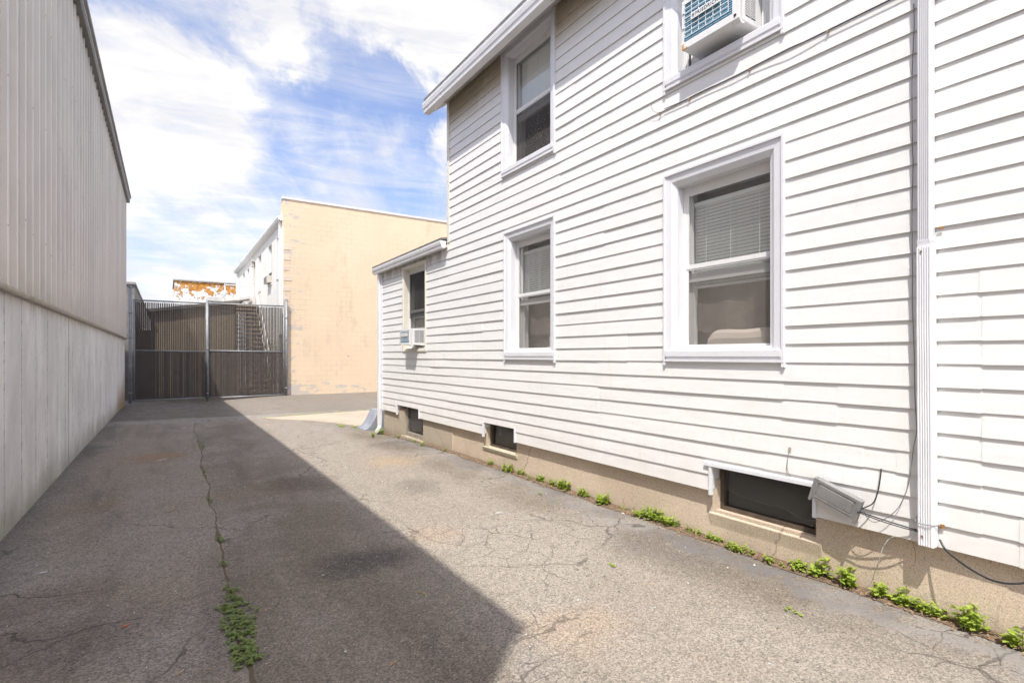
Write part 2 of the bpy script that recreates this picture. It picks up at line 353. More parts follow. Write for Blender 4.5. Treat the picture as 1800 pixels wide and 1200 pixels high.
def m_wallconcrete():
    m, t = mat('board_formed_concrete', rough=.85, spec=.25); g = t.g; x, y, z = t.xyz(g)
    c = t.mix(t.ss(t.noise(t.scale(g, (1, 1, .7)), 1.3, 7, .65), .36, .66), (.79, .77, .735), (.62, .605, .575))
    # vertical streaks
    c = t.mix(t.math('MULTIPLY', t.ss(t.noise(t.scale(g, (1, 4, .3)), 1.6, 5, .65), .42, .75), .25), c, (.84, .81, .77))
    # form-panel tone
    cell = t.math('FLOOR', t.math('DIVIDE', t.math('ADD', y, .05), .603))
    wn = t.N('ShaderNodeTexWhiteNoise', {'W': cell}, out=0, noise_dimensions='1D')
    lum = t.math('ADD', .95, t.math('MULTIPLY', wn, .08)); c = t.mix(1.0, c, t.comb(lum, lum, lum), 'MULTIPLY')
    # seam line every 0.6 m, broken
    fr = t.math('SUBTRACT', t.math('DIVIDE', t.math('ADD', y, .05), .603), cell)
    seam = t.math('LESS_THAN', t.math('ABSOLUTE', t.math('SUBTRACT', fr, .5)), t.math('ADD', .009, t.math('MULTIPLY', t.ss(t.noise(t.scale(g, (1, 1, 5)), 3, 5, .7), .45, .7), .03)))
    seam = t.math('MULTIPLY', seam, t.ss(t.noise(t.scale(g, (1, 1, 3)), 2.0, 4, .7), .30, .44))
    c = t.mix(t.math('MULTIPLY', seam, .65), c, (.17, .165, .16))
    f2 = t.math('FRACT', t.math('DIVIDE', y, .2)); s2 = t.math('LESS_THAN', f2, .05)
    c = t.mix(t.math('MULTIPLY', s2, .07), c, (.25, .245, .24))
    c = t.mix(t.math('MULTIPLY', t.ss(t.noise(t.scale(g, (1, 1.6, .8)), 2.6, 7, .72, .4), .52, .70), .38), c, (.43, .42, .395))
    hole = t.math('MULTIPLY', t.ss(t.noise(t.scale(g, (1, 1, 1)), 26, 2, .5), .72, .75), .8)
    c = t.mix(hole, c, (.16, .155, .15))
    lo = t.math('SUBTRACT', 1.0, t.ss(t.math('ADD', z, t.math('MULTIPLY', t.noise(g, 2.0, 6, .65), .55)), -1.22, -.75))
    c = t.mix(t.math('MULTIPLY', lo, .75), c, (.27, .25, .19))
    # dark drip stains just below the flashing
    dr = t.math('MULTIPLY', t.ss(z, .28, .50), t.ss(t.noise(t.scale(g, (1, 6, .6)), 1.8, 5, .7), .56, .68))
    c = t.mix(t.math('MULTIPLY', dr, .6), c, (.16, .15, .14))
    # rust at the far end
    ru = t.math('MULTIPLY', t.ss(y, 16.4, 18.0), t.math('SUBTRACT', 1.0, t.ss(t.math('ADD', z, t.math('MULTIPLY', t.noise(g, 1.5, 4), .8)), -1.1, -.1)))
    c = t.mix(t.math('MULTIPLY', ru, .7), c, (.34, .20, .08))
    setc(t, c)
    bump(t, t.math('SUBTRACT', t.math('ADD', t.math('MULTIPLY', t.noise(g, 60, 3), .2), t.noise(t.scale(g, (1, 5, .4)), 2, 4)), t.math('MULTIPLY', t.math('ADD', seam, hole), .6)), .35, .012)
    return m
def m_block(name, col, col2, peel=None, axis='x', peelamt=0, scale=1.0, mort=None):
    m, t = mat(name, rough=.85, spec=.2); g = t.g; x, y, z = t.xyz(g)
    uv = t.comb(x if axis == 'x' else y, z, 0.0)
    br = t.N('ShaderNodeTexBrick', {'Vector': uv, 'Color1': (1, 1, 1, 1), 'Color2': (.9, .9, .9, 1), 'Mortar': (0, 0, 0, 1), 'Scale': 1.0, 'Mortar Size': .006, 'Mortar Smooth': .3, 'Brick Width': .378, 'Row Height': .189}, out=None)
    c = t.mix(t.ss(t.noise(g, .6, 5, .6), .35, .68), col, col2)
    c = t.mix(.04, c, br.outputs[0], 'MULTIPLY')
    mm = t.math('MULTIPLY', br.outputs[1], t.math('ADD', .05, t.math('MULTIPLY', t.ss(t.noise(g, 1.3, 4), .48, .7), .40)))
    c = t.mix(mm, c, mort or (.30, .24, .17))
    c = t.mix(t.math('MULTIPLY', t.ss(t.noise(t.scale(g, (1, 1, .4)), 1.7, 6, .7), .52, .72), .30), c, tuple(k * .55 for k in col))
    if peelamt:
        uvp = t.N('ShaderNodeTexBrick', {'Vector': uv, 'Color1': (0, 0, 0, 1), 'Color2': (1, 1, 1, 1), 'Mortar': (.2, .2, .2, 1), 'Scale': 1.0, 'Mortar Size': .0, 'Brick Width': .378, 'Row Height': .189, 'Bias': -.2}, out=0)
        lo = t.math('SUBTRACT', 1.0, t.ss(z, -1.25, -.75)); lf = t.math('SUBTRACT', 1.0, t.ss(x, 3.6, 4.7))
        pa = t.math('ADD', t.math('ADD', t.math('MULTIPLY', lo, .16), t.math('MULTIPLY', lf, .15)), t.math('MULTIPLY', uvp, .07))
        pk = t.ss(t.math('ADD', pa, t.noise(t.scale(g, (1, 1, 2.2)), 2.0, 5, .65)), .70, .73)
        c = t.mix(t.math('MULTIPLY', pk, .75), c, peel)
    setc(t, c)
    bump(t, t.math('ADD', t.math('MULTIPLY', br.outputs[1], -1.0), t.math('MULTIPLY', t.noise(g, 30, 4, .7), .35)), .4, .008)
    return m
def m_rustpaint():
    m, t = mat('flaking_white_paint_on_rust', rough=.8, spec=.2); g = t.g; x, y, z = t.xyz(g)
    top = t.math('MULTIPLY', t.ss(z, 3.6, 5.0), .15)
    n = t.math('ADD', t.noise(t.scale(g, (1, 1, 1.5)), 2.2, 9, .66, .3), top)
    p = t.ss(n, .615, .63)
    d = t.math('MULTIPLY', t.ss(t.noise(t.scale(g, (3.5, 1, .7)), 1.9, 7, .7), .60, .62), .8)
    c = t.mix(d, (.80, .79, .77), (.22, .13, .08))
    c = t.mix(p, c, t.mix(t.ss(t.noise(g, 4, 5), .35, .65), (.62, .30, .07), (.40, .17, .04)))
    c = t.mix(t.math('MULTIPLY', t.math('MULTIPLY', t.ss(n, .60, .61), t.math('SUBTRACT', 1.0, p)), .8), c, (.08, .05, .03))
    setc(t, c); return m
def m_glass(name, tint=(.96, .975, .97), rough=.02, refl=1.0):
    m = bpy.data.materials.new(name); m.use_nodes = True; t = NT(m.node_tree); t.n.clear()
    gn = t.N('ShaderNodeNewGeometry', out=None); g = gn.outputs[0]
    dt = t.n.new('ShaderNodeVectorMath'); dt.operation = 'DOT_PRODUCT'; t.l.new(gn.outputs['Incoming'], dt.inputs[0]); t.l.new(gn.outputs['Normal'], dt.inputs[1])
    c1 = t.math('SUBTRACT', 1.0, t.math('ABSOLUTE', dt.outputs[1])); fr = t.math('ADD', .045, t.math('MULTIPLY', t.math('POWER', c1, 5.0), .95))
    nb = t.N('ShaderNodeBump', {'Height': t.noise(g, 1.5, 2), 'Strength': .04, 'Distance': .05})
    gl = t.N('ShaderNodeBsdfGlossy', {'Roughness': rough, 'Normal': nb, 'Color': (1, 1, 1, 1)}); tr = t.N('ShaderNodeBsdfTransparent', {'Color': (*tint, 1)})
    f = t.math('MULTIPLY', fr, 2.1 * refl, clamp=True)
    mx = t.N('ShaderNodeMixShader', {0: f, 1: tr, 2: gl}); t.N('ShaderNodeOutputMaterial', {0: mx}, out=None)
    return m
def m_screen(name, col, alpha, dirt=0):
    m = bpy.data.materials.new(name); m.use_nodes = True; t = NT(m.node_tree); t.n.clear()
    g = t.N('ShaderNodeNewGeometry', out=0)
    c = t.mix(t.math('MULTIPLY', t.ss(t.noise(g, 45, 4, .7), .5, .75), dirt), col, (.42, .40, .36))
    d = t.N('ShaderNodeBsdfDiffuse', {'Color': c}); tr = t.N('ShaderNodeBsdfTransparent', {'Color': (1, 1, 1, 1)})
    a = t.math('ADD', alpha - .05, t.math('MULTIPLY', t.noise(g, 6, 4), .1))
    mx = t.N('ShaderNodeMixShader', {0: a, 1: tr, 2: d}); t.N('ShaderNodeOutputMaterial', {0: mx}, out=None)
    return m
def m_leaf(name, a, b):
    m, t = mat(name, a, .5, 0, .3)
    oi = t.N('ShaderNodeNewGeometry', out=None); rp = oi.outputs['Random Per Island']
    c = t.mix(rp, a, b); setc(t, c)
    tl = t.N('ShaderNodeBsdfTranslucent', {'Color': c}); mx = t.N('ShaderNodeMixShader', {0: .35, 1: t.b.outputs[0], 2: tl})
    out = [n for n in t.n if n.type == 'OUTPUT_MATERIAL'][0]; t.l.new(mx, out.inputs[0])
    return m

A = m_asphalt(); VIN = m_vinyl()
TRIM = m_trim('white_aluminium_trim'); TRIMD = m_trim('dirty_cream_trim', (.74, .70, .62), .35); GUT = m_trim('white_gutter_aluminium', (.78, .78, .79), .3, (.40, .38, .34))
SOFF = worn('grey_soffit_aluminium', (.60, .59, .57), (.48, .47, .45), .5, 0, 2)
SASH = m_trim('white_sash_paint', (.76, .755, .745), .25)
FND = m_foundation(); WC = m_wallconcrete()
PEACH = m_block('peach_painted_block', (.765, .615, .44), (.73, .575, .41), (.50, .47, .45), 'x', 1)
WBLK = m_block('white_painted_block', (.76, .745, .70), (.70, .685, .64), axis='y', mort=(.5, .48, .44))
GBLK = m_block('grey_concrete_block', (.30, .29, .275), (.22, .21, .20), axis='y', mort=(.12, .11, .10))
RUST = m_rustpaint()
def m_metal():
    m, t = mat('taupe_metal_siding', rough=.32); g = t.g; x, y, z = t.xyz(g)
    c = t.mix(t.ss(t.noise(g, 1.0, 5, .6), .35, .68), (.70, .645, .58), (.64, .59, .53))
    sh = t.N('ShaderNodeTexWhiteNoise', {'W': t.math('FLOOR', t.math('DIVIDE', t.math('ADD', y, .30), .915))}, out=0, noise_dimensions='1D')
    lum = t.math('ADD', .93, t.math('MULTIPLY', sh, .12)); c = t.mix(1.0, c, t.comb(lum, lum, lum), 'MULTIPLY')
    lap = t.math('LESS_THAN', t.math('FRACT', t.math('DIVIDE', t.math('ADD', y, .30), .915)), .012)
    c = t.mix(t.math('MULTIPLY', lap, .6), c, (.25, .23, .21))
    dr = t.math('MULTIPLY', t.ss(t.noise(t.scale(g, (1, 8, .3)), 1.8, 5, .65), .54, .74), .28)
    c = t.mix(dr, c, (.42, .38, .33))
    bs = t.math('MULTIPLY', t.math('SUBTRACT', 1.0, t.ss(t.math('ADD', z, t.math('MULTIPLY', t.noise(g, 3, 4), .5)), .75, 1.1)), .4)
    c = t.mix(bs, c, (.46, .42, .36))
    setc(t, c); bump(t, t.math('ADD', t.noise(t.scale(g, (1, 1, .6)), 2.5, 3), t.math('MULTIPLY', t.noise(g, 60, 2), .02)), .18, .02)
    return m
METAL = m_metal()

FLASH = worn('grey_green_flashing', (.40, .37, .30), (.28, .26, .22), .5, .2, 4)
DARKM = worn('dark_grey_fascia', (.20, .20, .195), (.15, .15, .145), .5, .2, 2)
ROOF = worn('grey_shingle', (.13, .13, .13), (.20, .19, .18), .9, 0, 8, .5)
GALV = worn('galvanised_steel', (.30, .31, .32), (.23, .24, .25), .5, .35, 9, .1)
WIREC = worn('dull_brown_wire', (.27, .245, .225), (.20, .18, .165), .5, .3, 9, .1)
SLAT = worn('dark_brown_slat', (.045, .035, .030), (.065, .05, .043), .55, 0, 5, .1)
BROWN = worn('brown_board', (.095, .068, .048), (.07, .05, .036), .8, 0, 3, .3)
SHED = worn('tan_brown_shed_wall', (.33, .26, .18), (.27, .21, .145), .8, 0, 1.5, .3)
STEPW = worn('weathered_brown_step', (.46, .37, .27), (.34, .27, .19), .8, 0, 5, .3)
SLAB = worn('pale_concrete_slab', (.44, .37, .285), (.36, .305, .24), .9, 0, 1.2, .3)
BLUEC = worn('blue_grey_painted_concrete', (.23, .25, .30), (.32, .335, .365), .8, 0, 5, .3)
DARKIN = worn('dark_interior', (.045, .04, .036), (.03, .028, .025), .9)
WOODD = worn('weathered_dark_wood', (.12, .085, .06), (.05, .04, .032), .85, 0, 8, .5)
WOODG = worn('weathered_grey_wood', (.33, .29, .24), (.24, .20, .16), .85, 0, 9, .5)
CURT = worn('taupe_curtain_fabric', (.40, .35, .30), (.33, .285, .24), .9, 0, 5, .4, fine=220)
BLIND = worn('pale_grey_green_blind', (.90, .92, .90), (.84, .87, .85), .5, 0, 2, .05)
PILLOW = worn('cream_pillow_fabric', (.78, .68, .58), (.72, .63, .54), .95, 0, 6, .3, fine=200)
PLASW = m_trim('white_plastic', (.76, .76, .76), .2)
BEIGEM = worn('cream_cabinet_metal', (.62, .58, .50), (.55, .51, .44), .5, 0, 5)
FIN = worn('blue_condenser_fin', (.33, .56, .70), (.24, .45, .58), .45, .0, 9, .2)
BLACKC = worn('black_cable_rubber', (.018, .02, .025), (.03, .032, .036), .4)
GREYW = worn('grey_wire', (.16, .16, .17), (.22, .22, .22), .5)
PALEW = worn('pale_green_wire', (.45, .52, .46), (.5, .5, .48), .5)
COPW = worn('copper_brown_wire', (.30, .19, .11), (.36, .26, .18), .5)
BOXG = worn('weathered_grey_plastic', (.22, .215, .21), (.28, .275, .27), .55, 0, 7, .1)
RUSTY = worn('rust_spot', (.40, .20, .05), (.16, .08, .03), .9, 0, 60, .3)
BLK = worn('black_print', (.03, .035, .04), (.03, .035, .04), .6)
GLASS = m_glass('window_glass'); GLASSD = m_glass('dusty_window_glass', (.7, .72, .72), .12, .6)
SCREEN = m_screen('insect_screen', (.20, .185, .17), .42); SCREEND = m_screen('dusty_insect_screen', (.085, .08, .078), .62, .8); SCREENK = m_screen('dark_insect_screen', (.05, .05, .052), .6, .1)
FILM = m_screen('torn_plastic_film', (.14, .135, .13), .35, .5)
LEAF = m_leaf('bright_weed_leaf', (.26, .37, .045), (.46, .56, .10)); LEAFD = m_leaf('dull_weed_leaf', (.17, .23, .06), (.27, .33, .10))
SOIL = worn('brown_soil', (.11, .075, .05), (.19, .13, .085), .95, 0, 25, .8, fine=90)
TWIG = worn('dry_twig', (.48, .34, .21), (.26, .16, .09), .9, 0, 20)
REDL = worn('red_scrap', (.45, .10, .04), (.4, .12, .06), .7); WHITEL = worn('white_scrap', (.7, .7, .68), (.6, .6, .58), .7)
CUP = worn('white_ceramic', (.75, .75, .73), (.7, .7, .68), .3)
DRAIN = worn('white_downspout', (.80, .80, .82), (.74, .74, .77), .4, 0, 3, .08)

# ------------------------------------------------------------------ ground
def axis_pts(lo, hi, step, far):
    a = [-far, -far * .4, -far * .15]; x = lo
    while x <= hi + 1e-6: a.append(x); x += step
    a += [hi + 4, hi + 15, far * .15, far * .4, far]
    return sorted(set(round(v, 4) for v in a))
xs = axis_pts(-12, 12, .3, 900); ys = axis_pts(-4, 40, .3, 900)
mb = MB()
for y in ys:
    for x in xs:
        zz = gz(x, y) + (noise.noise(Vector((x * .8, y * .8, 3))) * .008 if abs(x) < 10 and -3 < y < 30 else 0)
        mb.v.append((x, y, zz))
nx = len(xs)
for j in range(len(ys) - 1):
    for i in range(nx - 1):
        b = j * nx + i; mb.f.append((b, b + 1, b + nx + 1, b + nx)); mb.mi.append(0); mb.sm.append(True)
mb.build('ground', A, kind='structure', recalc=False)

mb = MB()
poly = [(1.9, 13.62), (2.15, 13.2), (2.62, 12.7), (3.05, 11.8), (3.3, 11.0), (8, 10.9), (8, 14.2), (4.75, 14.05)]
mb.extr([(x, y, gz(x, y) - .06) for x, y in poly], (0, 0, .085))
mb.build('concrete_path', SLAB, kind='structure', bevel=.01)

# ------------------------------------------------------------------ warehouse on the left
wh = thing('warehouse', (-5, 10, -1.5), 'tall taupe metal-clad warehouse on a pale concrete base wall along the left of the alley', 'building')
Y0, Y1 = -.22, 20.05
diag = (-.73, -.68)
def endp(x): d = (XL - x); return (x, Y0 - d * .93)
mb = MB()
jt = 8.97; zf = .50
foot = [(XL, Y0), (XL, jt - .035), (XL - .03, jt - .03), (XL - .03, jt + .03), (XL, jt + .035), (XL, 17.0), (XL, 19.0), (XL, Y1), (-13, Y1), (-13, Y0 - 11.1)]
mb.extr([(x, y, -1.9) for x, y in foot], (0, 0, zf + 1.9))
mb.build('base_wall', WC, wh)
mb = MB(); mb.box(XL - .028, XL - .004, jt - .024, jt + .026, -1.5, zf - .01); mb.build('joint_strip', worn('tan_joint_filler', (.42, .33, .24), (.36, .25, .16), .9, 0, 4), wh)
# ribbed metal sheets
mb = MB(); zt = 4.72; xm = XL + .012; rib = .305
pts = []; y = Y0
pat = [(0, 0), (.11, 0), (.122, .004), (.132, .004), (.144, 0), (.236, 0), (.250, .036), (.291, .036)]
while y < Y1 - .02:
    for a, b in pat:
        if y + a < Y1: pts.append((xm + b, y + a))
    y += rib
pts.append((xm, Y1)); 
for (xa, ya), (xb, yb) in zip(pts, pts[1:]):
    mb.face([(xa, ya, zf + .02), (xb, yb, zf + .02), (xb, yb, zt), (xa, ya, zt)])
mb.face([(xm, Y1, zf + .02), (-13, Y1, zf + .02), (-13, Y1, 6.6), (xm, Y1, zt)])
mb.face([(xm, Y0, zf + .02), (-13, Y0 - 11.1, zf + .02), (-13, Y0 - 11.1, zt), (xm, Y0, zt)])
mb.face([(-13, Y1, zf), (-13, Y0 - 11.1, zf), (-13, Y0 - 11.1, 6.6), (-13, Y1, 6.6)])
mb.build('metal_siding', METAL, wh, recalc=False)
mb = MB()
prof = [(XL - .05, zf - .006), (XL + .055, zf - .006), (XL + .062, zf + .012), (XL + .062, zf + .034), (XL + .014, zf + .058), (XL - .05, zf + .058)]
mb.extr([(x, Y0, z) for x, z in prof], (0, Y1 - Y0 + .03, 0))
mb.build('flashing', FLASH, wh)
mb = MB(); k = 0; y = Y0 + .27
while y < Y1 - .3:
    if k % 1 == 0:
        z = 1.0 + .12 * (k % 2) + .05 * (k % 3)
        zz = [z, z + 1.15, z + 2.3, z + 3.3]
        for q in zz[::1 + (k % 3 == 1)]:
            mb.box(xm + .028, xm + .037, y - .008, y + .008, q - .008, q + .008)
    y += rib * (1 if k % 2 else 2); k += 1
mb.build('screws', DARKM, wh, kind='stuff')
mb = MB()
xe = -.955; ze = 4.70
prof = [(XL - .1, ze), (xe - .01, ze), (xe, ze + .02), (xe, ze + .13), (xe + .035, ze + .15), (xe + .035, ze + .20), (XL - .1, ze + .24)]
L = Y1 + .22 - Y0
mb.extr([(x, Y0, z) for x, z in prof], (0, L, 0))
mb.build('eave_gutter', DARKM, wh, bevel=.004)
mb = MB(); mb.box(xe + .001, xe + .006, Y0, Y0 + L, ze + .055, ze + .10); mb.build('fascia_trim', worn('pale_fascia_strip', (.42, .40, .37), (.35, .34, .32), .5), wh)
mb = MB()
mb.face([(xe - .02, Y0, ze + .21), (xe - .02, Y1 + .2, ze + .21), (-13, Y1 + .2, 7.0), (-13, Y0 - 11.1, 7.0)])
mb.face([(xe - .02, Y0, ze + .18), (xe - .02, Y1 + .2, ze + .18), (-13, Y1 + .2, 6.95), (-13, Y0 - 11.1, 6.95)])
mb.build('roof', METAL, wh, recalc=False)

# ------------------------------------------------------------------ white house
hs = thing('house', (6.5, 3, -1.4), 'white vinyl-sided two-storey house with a one-storey rear wing along the right of the alley', 'house')
E = .12; Z0 = -.043
def zr(n): return Z0 + n * E
YC, YP, YN = 6.975, 9.80, -4.0
# openings: (Y0,Y1,z0,z1) of siding cuts
def yx(px, X=XW): return onX(px, 600, X)[0]
W1 = (1.971, 2.981, -.045, 1.458); W2 = (4.435, 5.43, -.043, 1.465); W3 = (4.435, 5.49, 2.14, 3.66); W4 = (1.975, 2.981, 2.14, 3.66)
W5 = (7.737, 8.72, .07, 1.50)
BC = (1.783, 2.545, -1.3, -.815); BB = (5.208, 5.954, -1.3, -.85); BA = (8.02, 9.01, -1.3, -.86)
cuts = [W1, W2, W3, W4, W5, BC, BB, BA]
joints = {}
def addj(n0, n1, *pxs):
    for n in range(n0, n1 + 1):
        for p in pxs: joints.setdefault(n, []).append(yx(p))
addj(-7, 2, 1727); addj(-3, -2, 1473, 1377); addj(0, 1, 1103); addj(-2, -1, 985 + 67); addj(-4, -3, 1053); addj(9, 11, 1063); addj(12, 14, 1143); addj(2, 3, 848); addj(-1, 1, 776)
addj(-3, -1, 757); addj(-7, -6, 1342); addj(15, 16, 985); addj(4, 5, 1118 + 50); addj(17, 19, 1075); addj(-5, -5, 1518, 1577); addj(20, 22, 930 + 80)
for n in range(-8, 32, 2):
    y = YN + rnd.uniform(0, 3.6)
    while y < 1.1:
        joints.setdefault(n, []).append(y); joints.setdefault(n + 1, []).append(y); y += 3.66
mb = MB()
zmax2, zmaxp = 3.80, 1.70
def siding(ya, yb, nlo, nhi, ztop):
    for n in range(nlo, nhi + 1):
        za, zb = zr(n), min(zr(n + 1), ztop)
        if zb <= za: continue
        js = [j for j in joints.get(n, []) if ya < j < yb]
        br = {ya, yb} | set(js)
        for c in cuts:
            if c[2] < zb and c[3] > za:
                for q in (c[0], c[1]):
                    if ya < q < yb: br.add(q)
        y = math.ceil(ya / .45) * .45
        while y < yb:
            if min(abs(y - b) for b in br) > .05: br.add(y)
            y += .45
        br = sorted(br); par = 0
        def dev(y): return noise.noise(Vector((y * .9, n * 3.7, 0))) * .0016, noise.noise(Vector((y * 1.1, n * 5.3, 9))) * .0012
        for y0, y1 in zip(br, br[1:]):
            mid = (y0 + y1) / 2; seg = sum(1 for j in js if j < mid) % 2
            ox = -.0026 * seg; oz = -.0026 * seg
            # z intervals left after cuts
            iv = [(za, zb)]
            for c in cuts:
                if c[0] < mid < c[1]:
                    nv = []
                    for a, b in iv:
                        if c[3] <= a or c[2] >= b: nv.append((a, b)); continue
                        if c[2] > a: nv.append((a, c[2]))
                        if c[3] < b: nv.append((c[3], b))
                    iv = nv
            for a, b in iv:
                if b - a < .003: continue
                def P(y, z):
                    dx_, dz_ = dev(y); f = (z - za) / E
                    return (XW - .0080 + .0100 * f + ox + dx_ * (1 - f), y, z + (dz_ + oz) * (1 - f))
                A0, A1, B0, B1 = P(y0, a), P(y1, a), P(y0, b), P(y1, b)
                mb.face([A0, A1, B1, B0])
                lipd = .012
                mb.face([(A0[0] + lipd, y0, A0[2] + .001), (A1[0] + lipd, y1, A1[2] + .001), A1, A0])
                for yy, PA, PB in ((y0, A0, B0), (y1, A1, B1)):
                    if any(abs(yy - j) < 1e-6 for j in js): mb.face([PA, (PA[0] + .003, yy, PA[2]), (PB[0] + .003, yy, PB[2]), PB])
                    if abs(yy - ya) < 1e-6 or abs(yy - yb) < 1e-6 or any(abs(yy - q) < 1e-6 for c in cuts for q in (c[0], c[1])):
                        mb.face([PA, (PA[0] + .012, yy, PA[2]), (PB[0] + .012, yy, PB[2]), PB])
siding(YN, YC, -8, 31, zmax2)
siding(YC, YP, -8, 14, zmaxp)
o = mb.build('siding', VIN, hs, recalc=False)
# wall body behind the siding (sheathing) with openings
def wallbody(mb, X, X2, ya, yb, z0, z1, holes):
    yb_ = sorted({ya, yb} | {q for h in holes for q in h[:2] if ya < q < yb}); zb_ = sorted({z0, z1} | {q for h in holes for q in h[2:] if z0 < q < z1})
    for a, b in zip(yb_, yb_[1:]):
        for c, d in zip(zb_, zb_[1:]):
            my, mz = (a + b) / 2, (c + d) / 2
            if any(h[0] < my < h[1] and h[2] < mz < h[3] for h in holes): continue
            mb.box(X, X2, a, b, c, d)
mb = MB()
ops = [(w_[0] + .105, w_[1] - .105, w_[2] + .08, w_[3] - .105) for w_ in (W1, W2, W3, W4)] + [(W5[0] + .04, W5[1] - .04, W5[2] + .04, W5[3] - .04)]
wallbody(mb, XW + .006, XW + .16, YN, YC - .01, -.99, zmax2 + .1, ops[:4] + [BC, BB])
wallbody(mb, XW + .006, XW + .16, YC - .01, YP - .01, -.99, zmaxp, ops[4:] + [BA])
mb.box(XW + .16, 11, YC - .15, YC - .01, -1, 3.9); mb.box(XW + .16, 11, YP - .16, YP - .01, -1, zmaxp)
mb.box(XW + .16, 11, YN, YN + .15, -1, 3.9); mb.box(10.85, 11, YN, YC, -1.4, 3.9); mb.box(10.85, 11, YC, YP, -1.4, zmaxp)
mb.build('wall', VIN, hs)
# corner boards
mb = MB(); mb.box(XW - .018, XW + .07, YC - .055, YC + .012, 1.62, 3.78); mb.box(XW - .014, XW + .07, YC - .02, YC + .012, 1.50, 1.62)
mb.build('corner_board', TRIMD, hs, bevel=.003)
mb = MB(); mb.box(XW - .018, XW + .07, YP - .05, YP + .012, -1.0, 1.6); mb.build('corner_board', TRIM, hs, bevel=.003)
mb = MB(); mb.box(XW - .02, XW + .004, W1[1] + .01, YC - .06, zr(31) - .07, zr(31) - .045)  # frieze strip
# foundation
mb = MB()
bc = (1.80, 2.53, -1.15, -.80); bb = (5.25, 5.935, -1.162, -.80); ba = (7.955, 8.755, -1.375, -.80)
wallbody(mb, XF, XF + .3, YN, YP - .03, -1.8, -.93, [bc, bb, ba])
mb.box(XF + .3, 10.9, YP - .35, YP - .03, -1.8, -.93); mb.box(XF + .3, 10.9, YN, YN + .3, -1.8, -.93)
wallbody(mb, XF - .012, XF - .0005, 6.9, YP - .03, -1.8, -.95, [ba])
fo = mb.build('foundation', FND, hs)
mb = MB(); mb.extr([(XF - .016, bc[0] - .04, bc[2] - .030), (XF + .06, bc[0] - .04, bc[2] + .004), (XF + .06, bc[0] - .04, bc[2] - .20), (XF + .01, bc[0] - .04, bc[2] - .20), (XF - .002, bc[0] - .04, bc[2] - .11)], (0, bc[1] - bc[0] + .1, 0))
mb.build('sill', FND, fo, bevel=.006)
mb = MB(); mb.extr([(XF - .025, bb[0] - .02, bb[2] - .005), (XF + .06, bb[0] - .02, bb[2] + .008), (XF + .06, bb[0] - .02, bb[2] - .05), (XF - .01, bb[0] - .02, bb[2] - .05)], (0, bb[1] - bb[0] + .12, 0))
mb.build('sill', worn('cream_sill_mortar', (.52, .46, .34), (.42, .40, .30), .9, 0, 5, .4), fo, bevel=.006)
mb = MB(); mb.extr([(XF - .04, ba[0] - .02, ba[2] + .0), (XF + .06, ba[0] - .02, ba[2] + .01), (XF + .06, ba[0] - .02, ba[2] - .2), (XF - .05, ba[0] - .02, ba[2] - .2)], (0, ba[1] - ba[0] + .12, 0))
mb.build('sill', FND, fo, bevel=.006)
# basement windows
def bwin(r, style):
    mb = MB(); fr = WOODD if style != 'A' else WOODG; t = .03 if style != 'A' else .055
    X = XF + (.045 if style != 'A' else .02)
    ringframe(mb, r, [(0, X + .05), (0, X), ((t, t, t * (1.0 if style != 'A' else 1.3), t), X), ((t, t, t * (1.0 if style != 'A' else 1.3), t), X + .05)])
    f = mb.build('window', fr, hs, label={'C': 'wide dark basement window with torn plastic film', 'B': 'small dark basement window', 'A': 'basement window in weathered grey wood frame'}[style])
    mb = MB(); mb.face([(X + .03, r[0] + t, r[2] + t), (X + .03, r[1] - t, r[2] + t), (X + .03, r[1] - t, r[3]), (X + .03, r[0] + t, r[3])]); mb.build('pane', GLASSD, f)
    mb = MB(); mb.box(X + .06, X + .5, r[0] - .2, r[1] + .2, r[2] - .1, r[3] + .1); mb.build('dark_room', DARKIN, f)
    if style == 'B': return f
    # film / wavy plastic
    mb = MB(); n = 40; a = r[0] + t + .01; b = r[1] - t - .01
    rows = []
    for i in range(n + 1):
        y = lerp(a, b, i / n); u = i / n
        zb = r[2] + t + (.055 + .045 * noise.noise(Vector((y * 7, 2, 0))) + (.05 * u if style == 'C' else .02))
        rows.append([(X + .012 + .008 * noise.noise(Vector((y * 9, q, 4))), y, lerp(zb, r[3], q / 4)) for q in range(5)])
    for i in range(n):
        for q in range(4): mb.face([rows[i][q], rows[i + 1][q], rows[i + 1][q + 1], rows[i][q + 1]], 0, True)
    mb.build('plastic_film', FILM, f, recalc=False)
    return f
bwin(bc, 'C'); bwin(bb, 'B'); bwin(ba, 'A')
# vinyl returns and J channel around the basement cut-outs
for c, r in ((BC, bc), (BB, bb), (BA, ba)):
    mb = MB()
    mb.box(XW - .018, XW + .012, c[1] - .014, c[1] + .010, -1.035, c[3] + .0)
    mb.extr([(XW - .004, c[1] - .004, -1.01), (XF + .04, c[1] + .012, -.985), (XF + .04, c[1] + .012, c[3]), (XW - .004, c[1] - .004, c[3])], (0, .006, 0))
    if c is BC: mb.box(XW - .022, XW + .03, c[0] - .02, c[1] + .05, c[3] - .006, c[3] + .022)
    else: mb.box(XW - .004, XW + .03, c[0], c[1], c[3] - .004, c[3] + .004)
    mb.box(XW - .018, XW + .012, c[0] - .012, c[0] + .01, -1.01, c[3])
    mb.build('window_surround', TRIM, hs, bevel=.002)

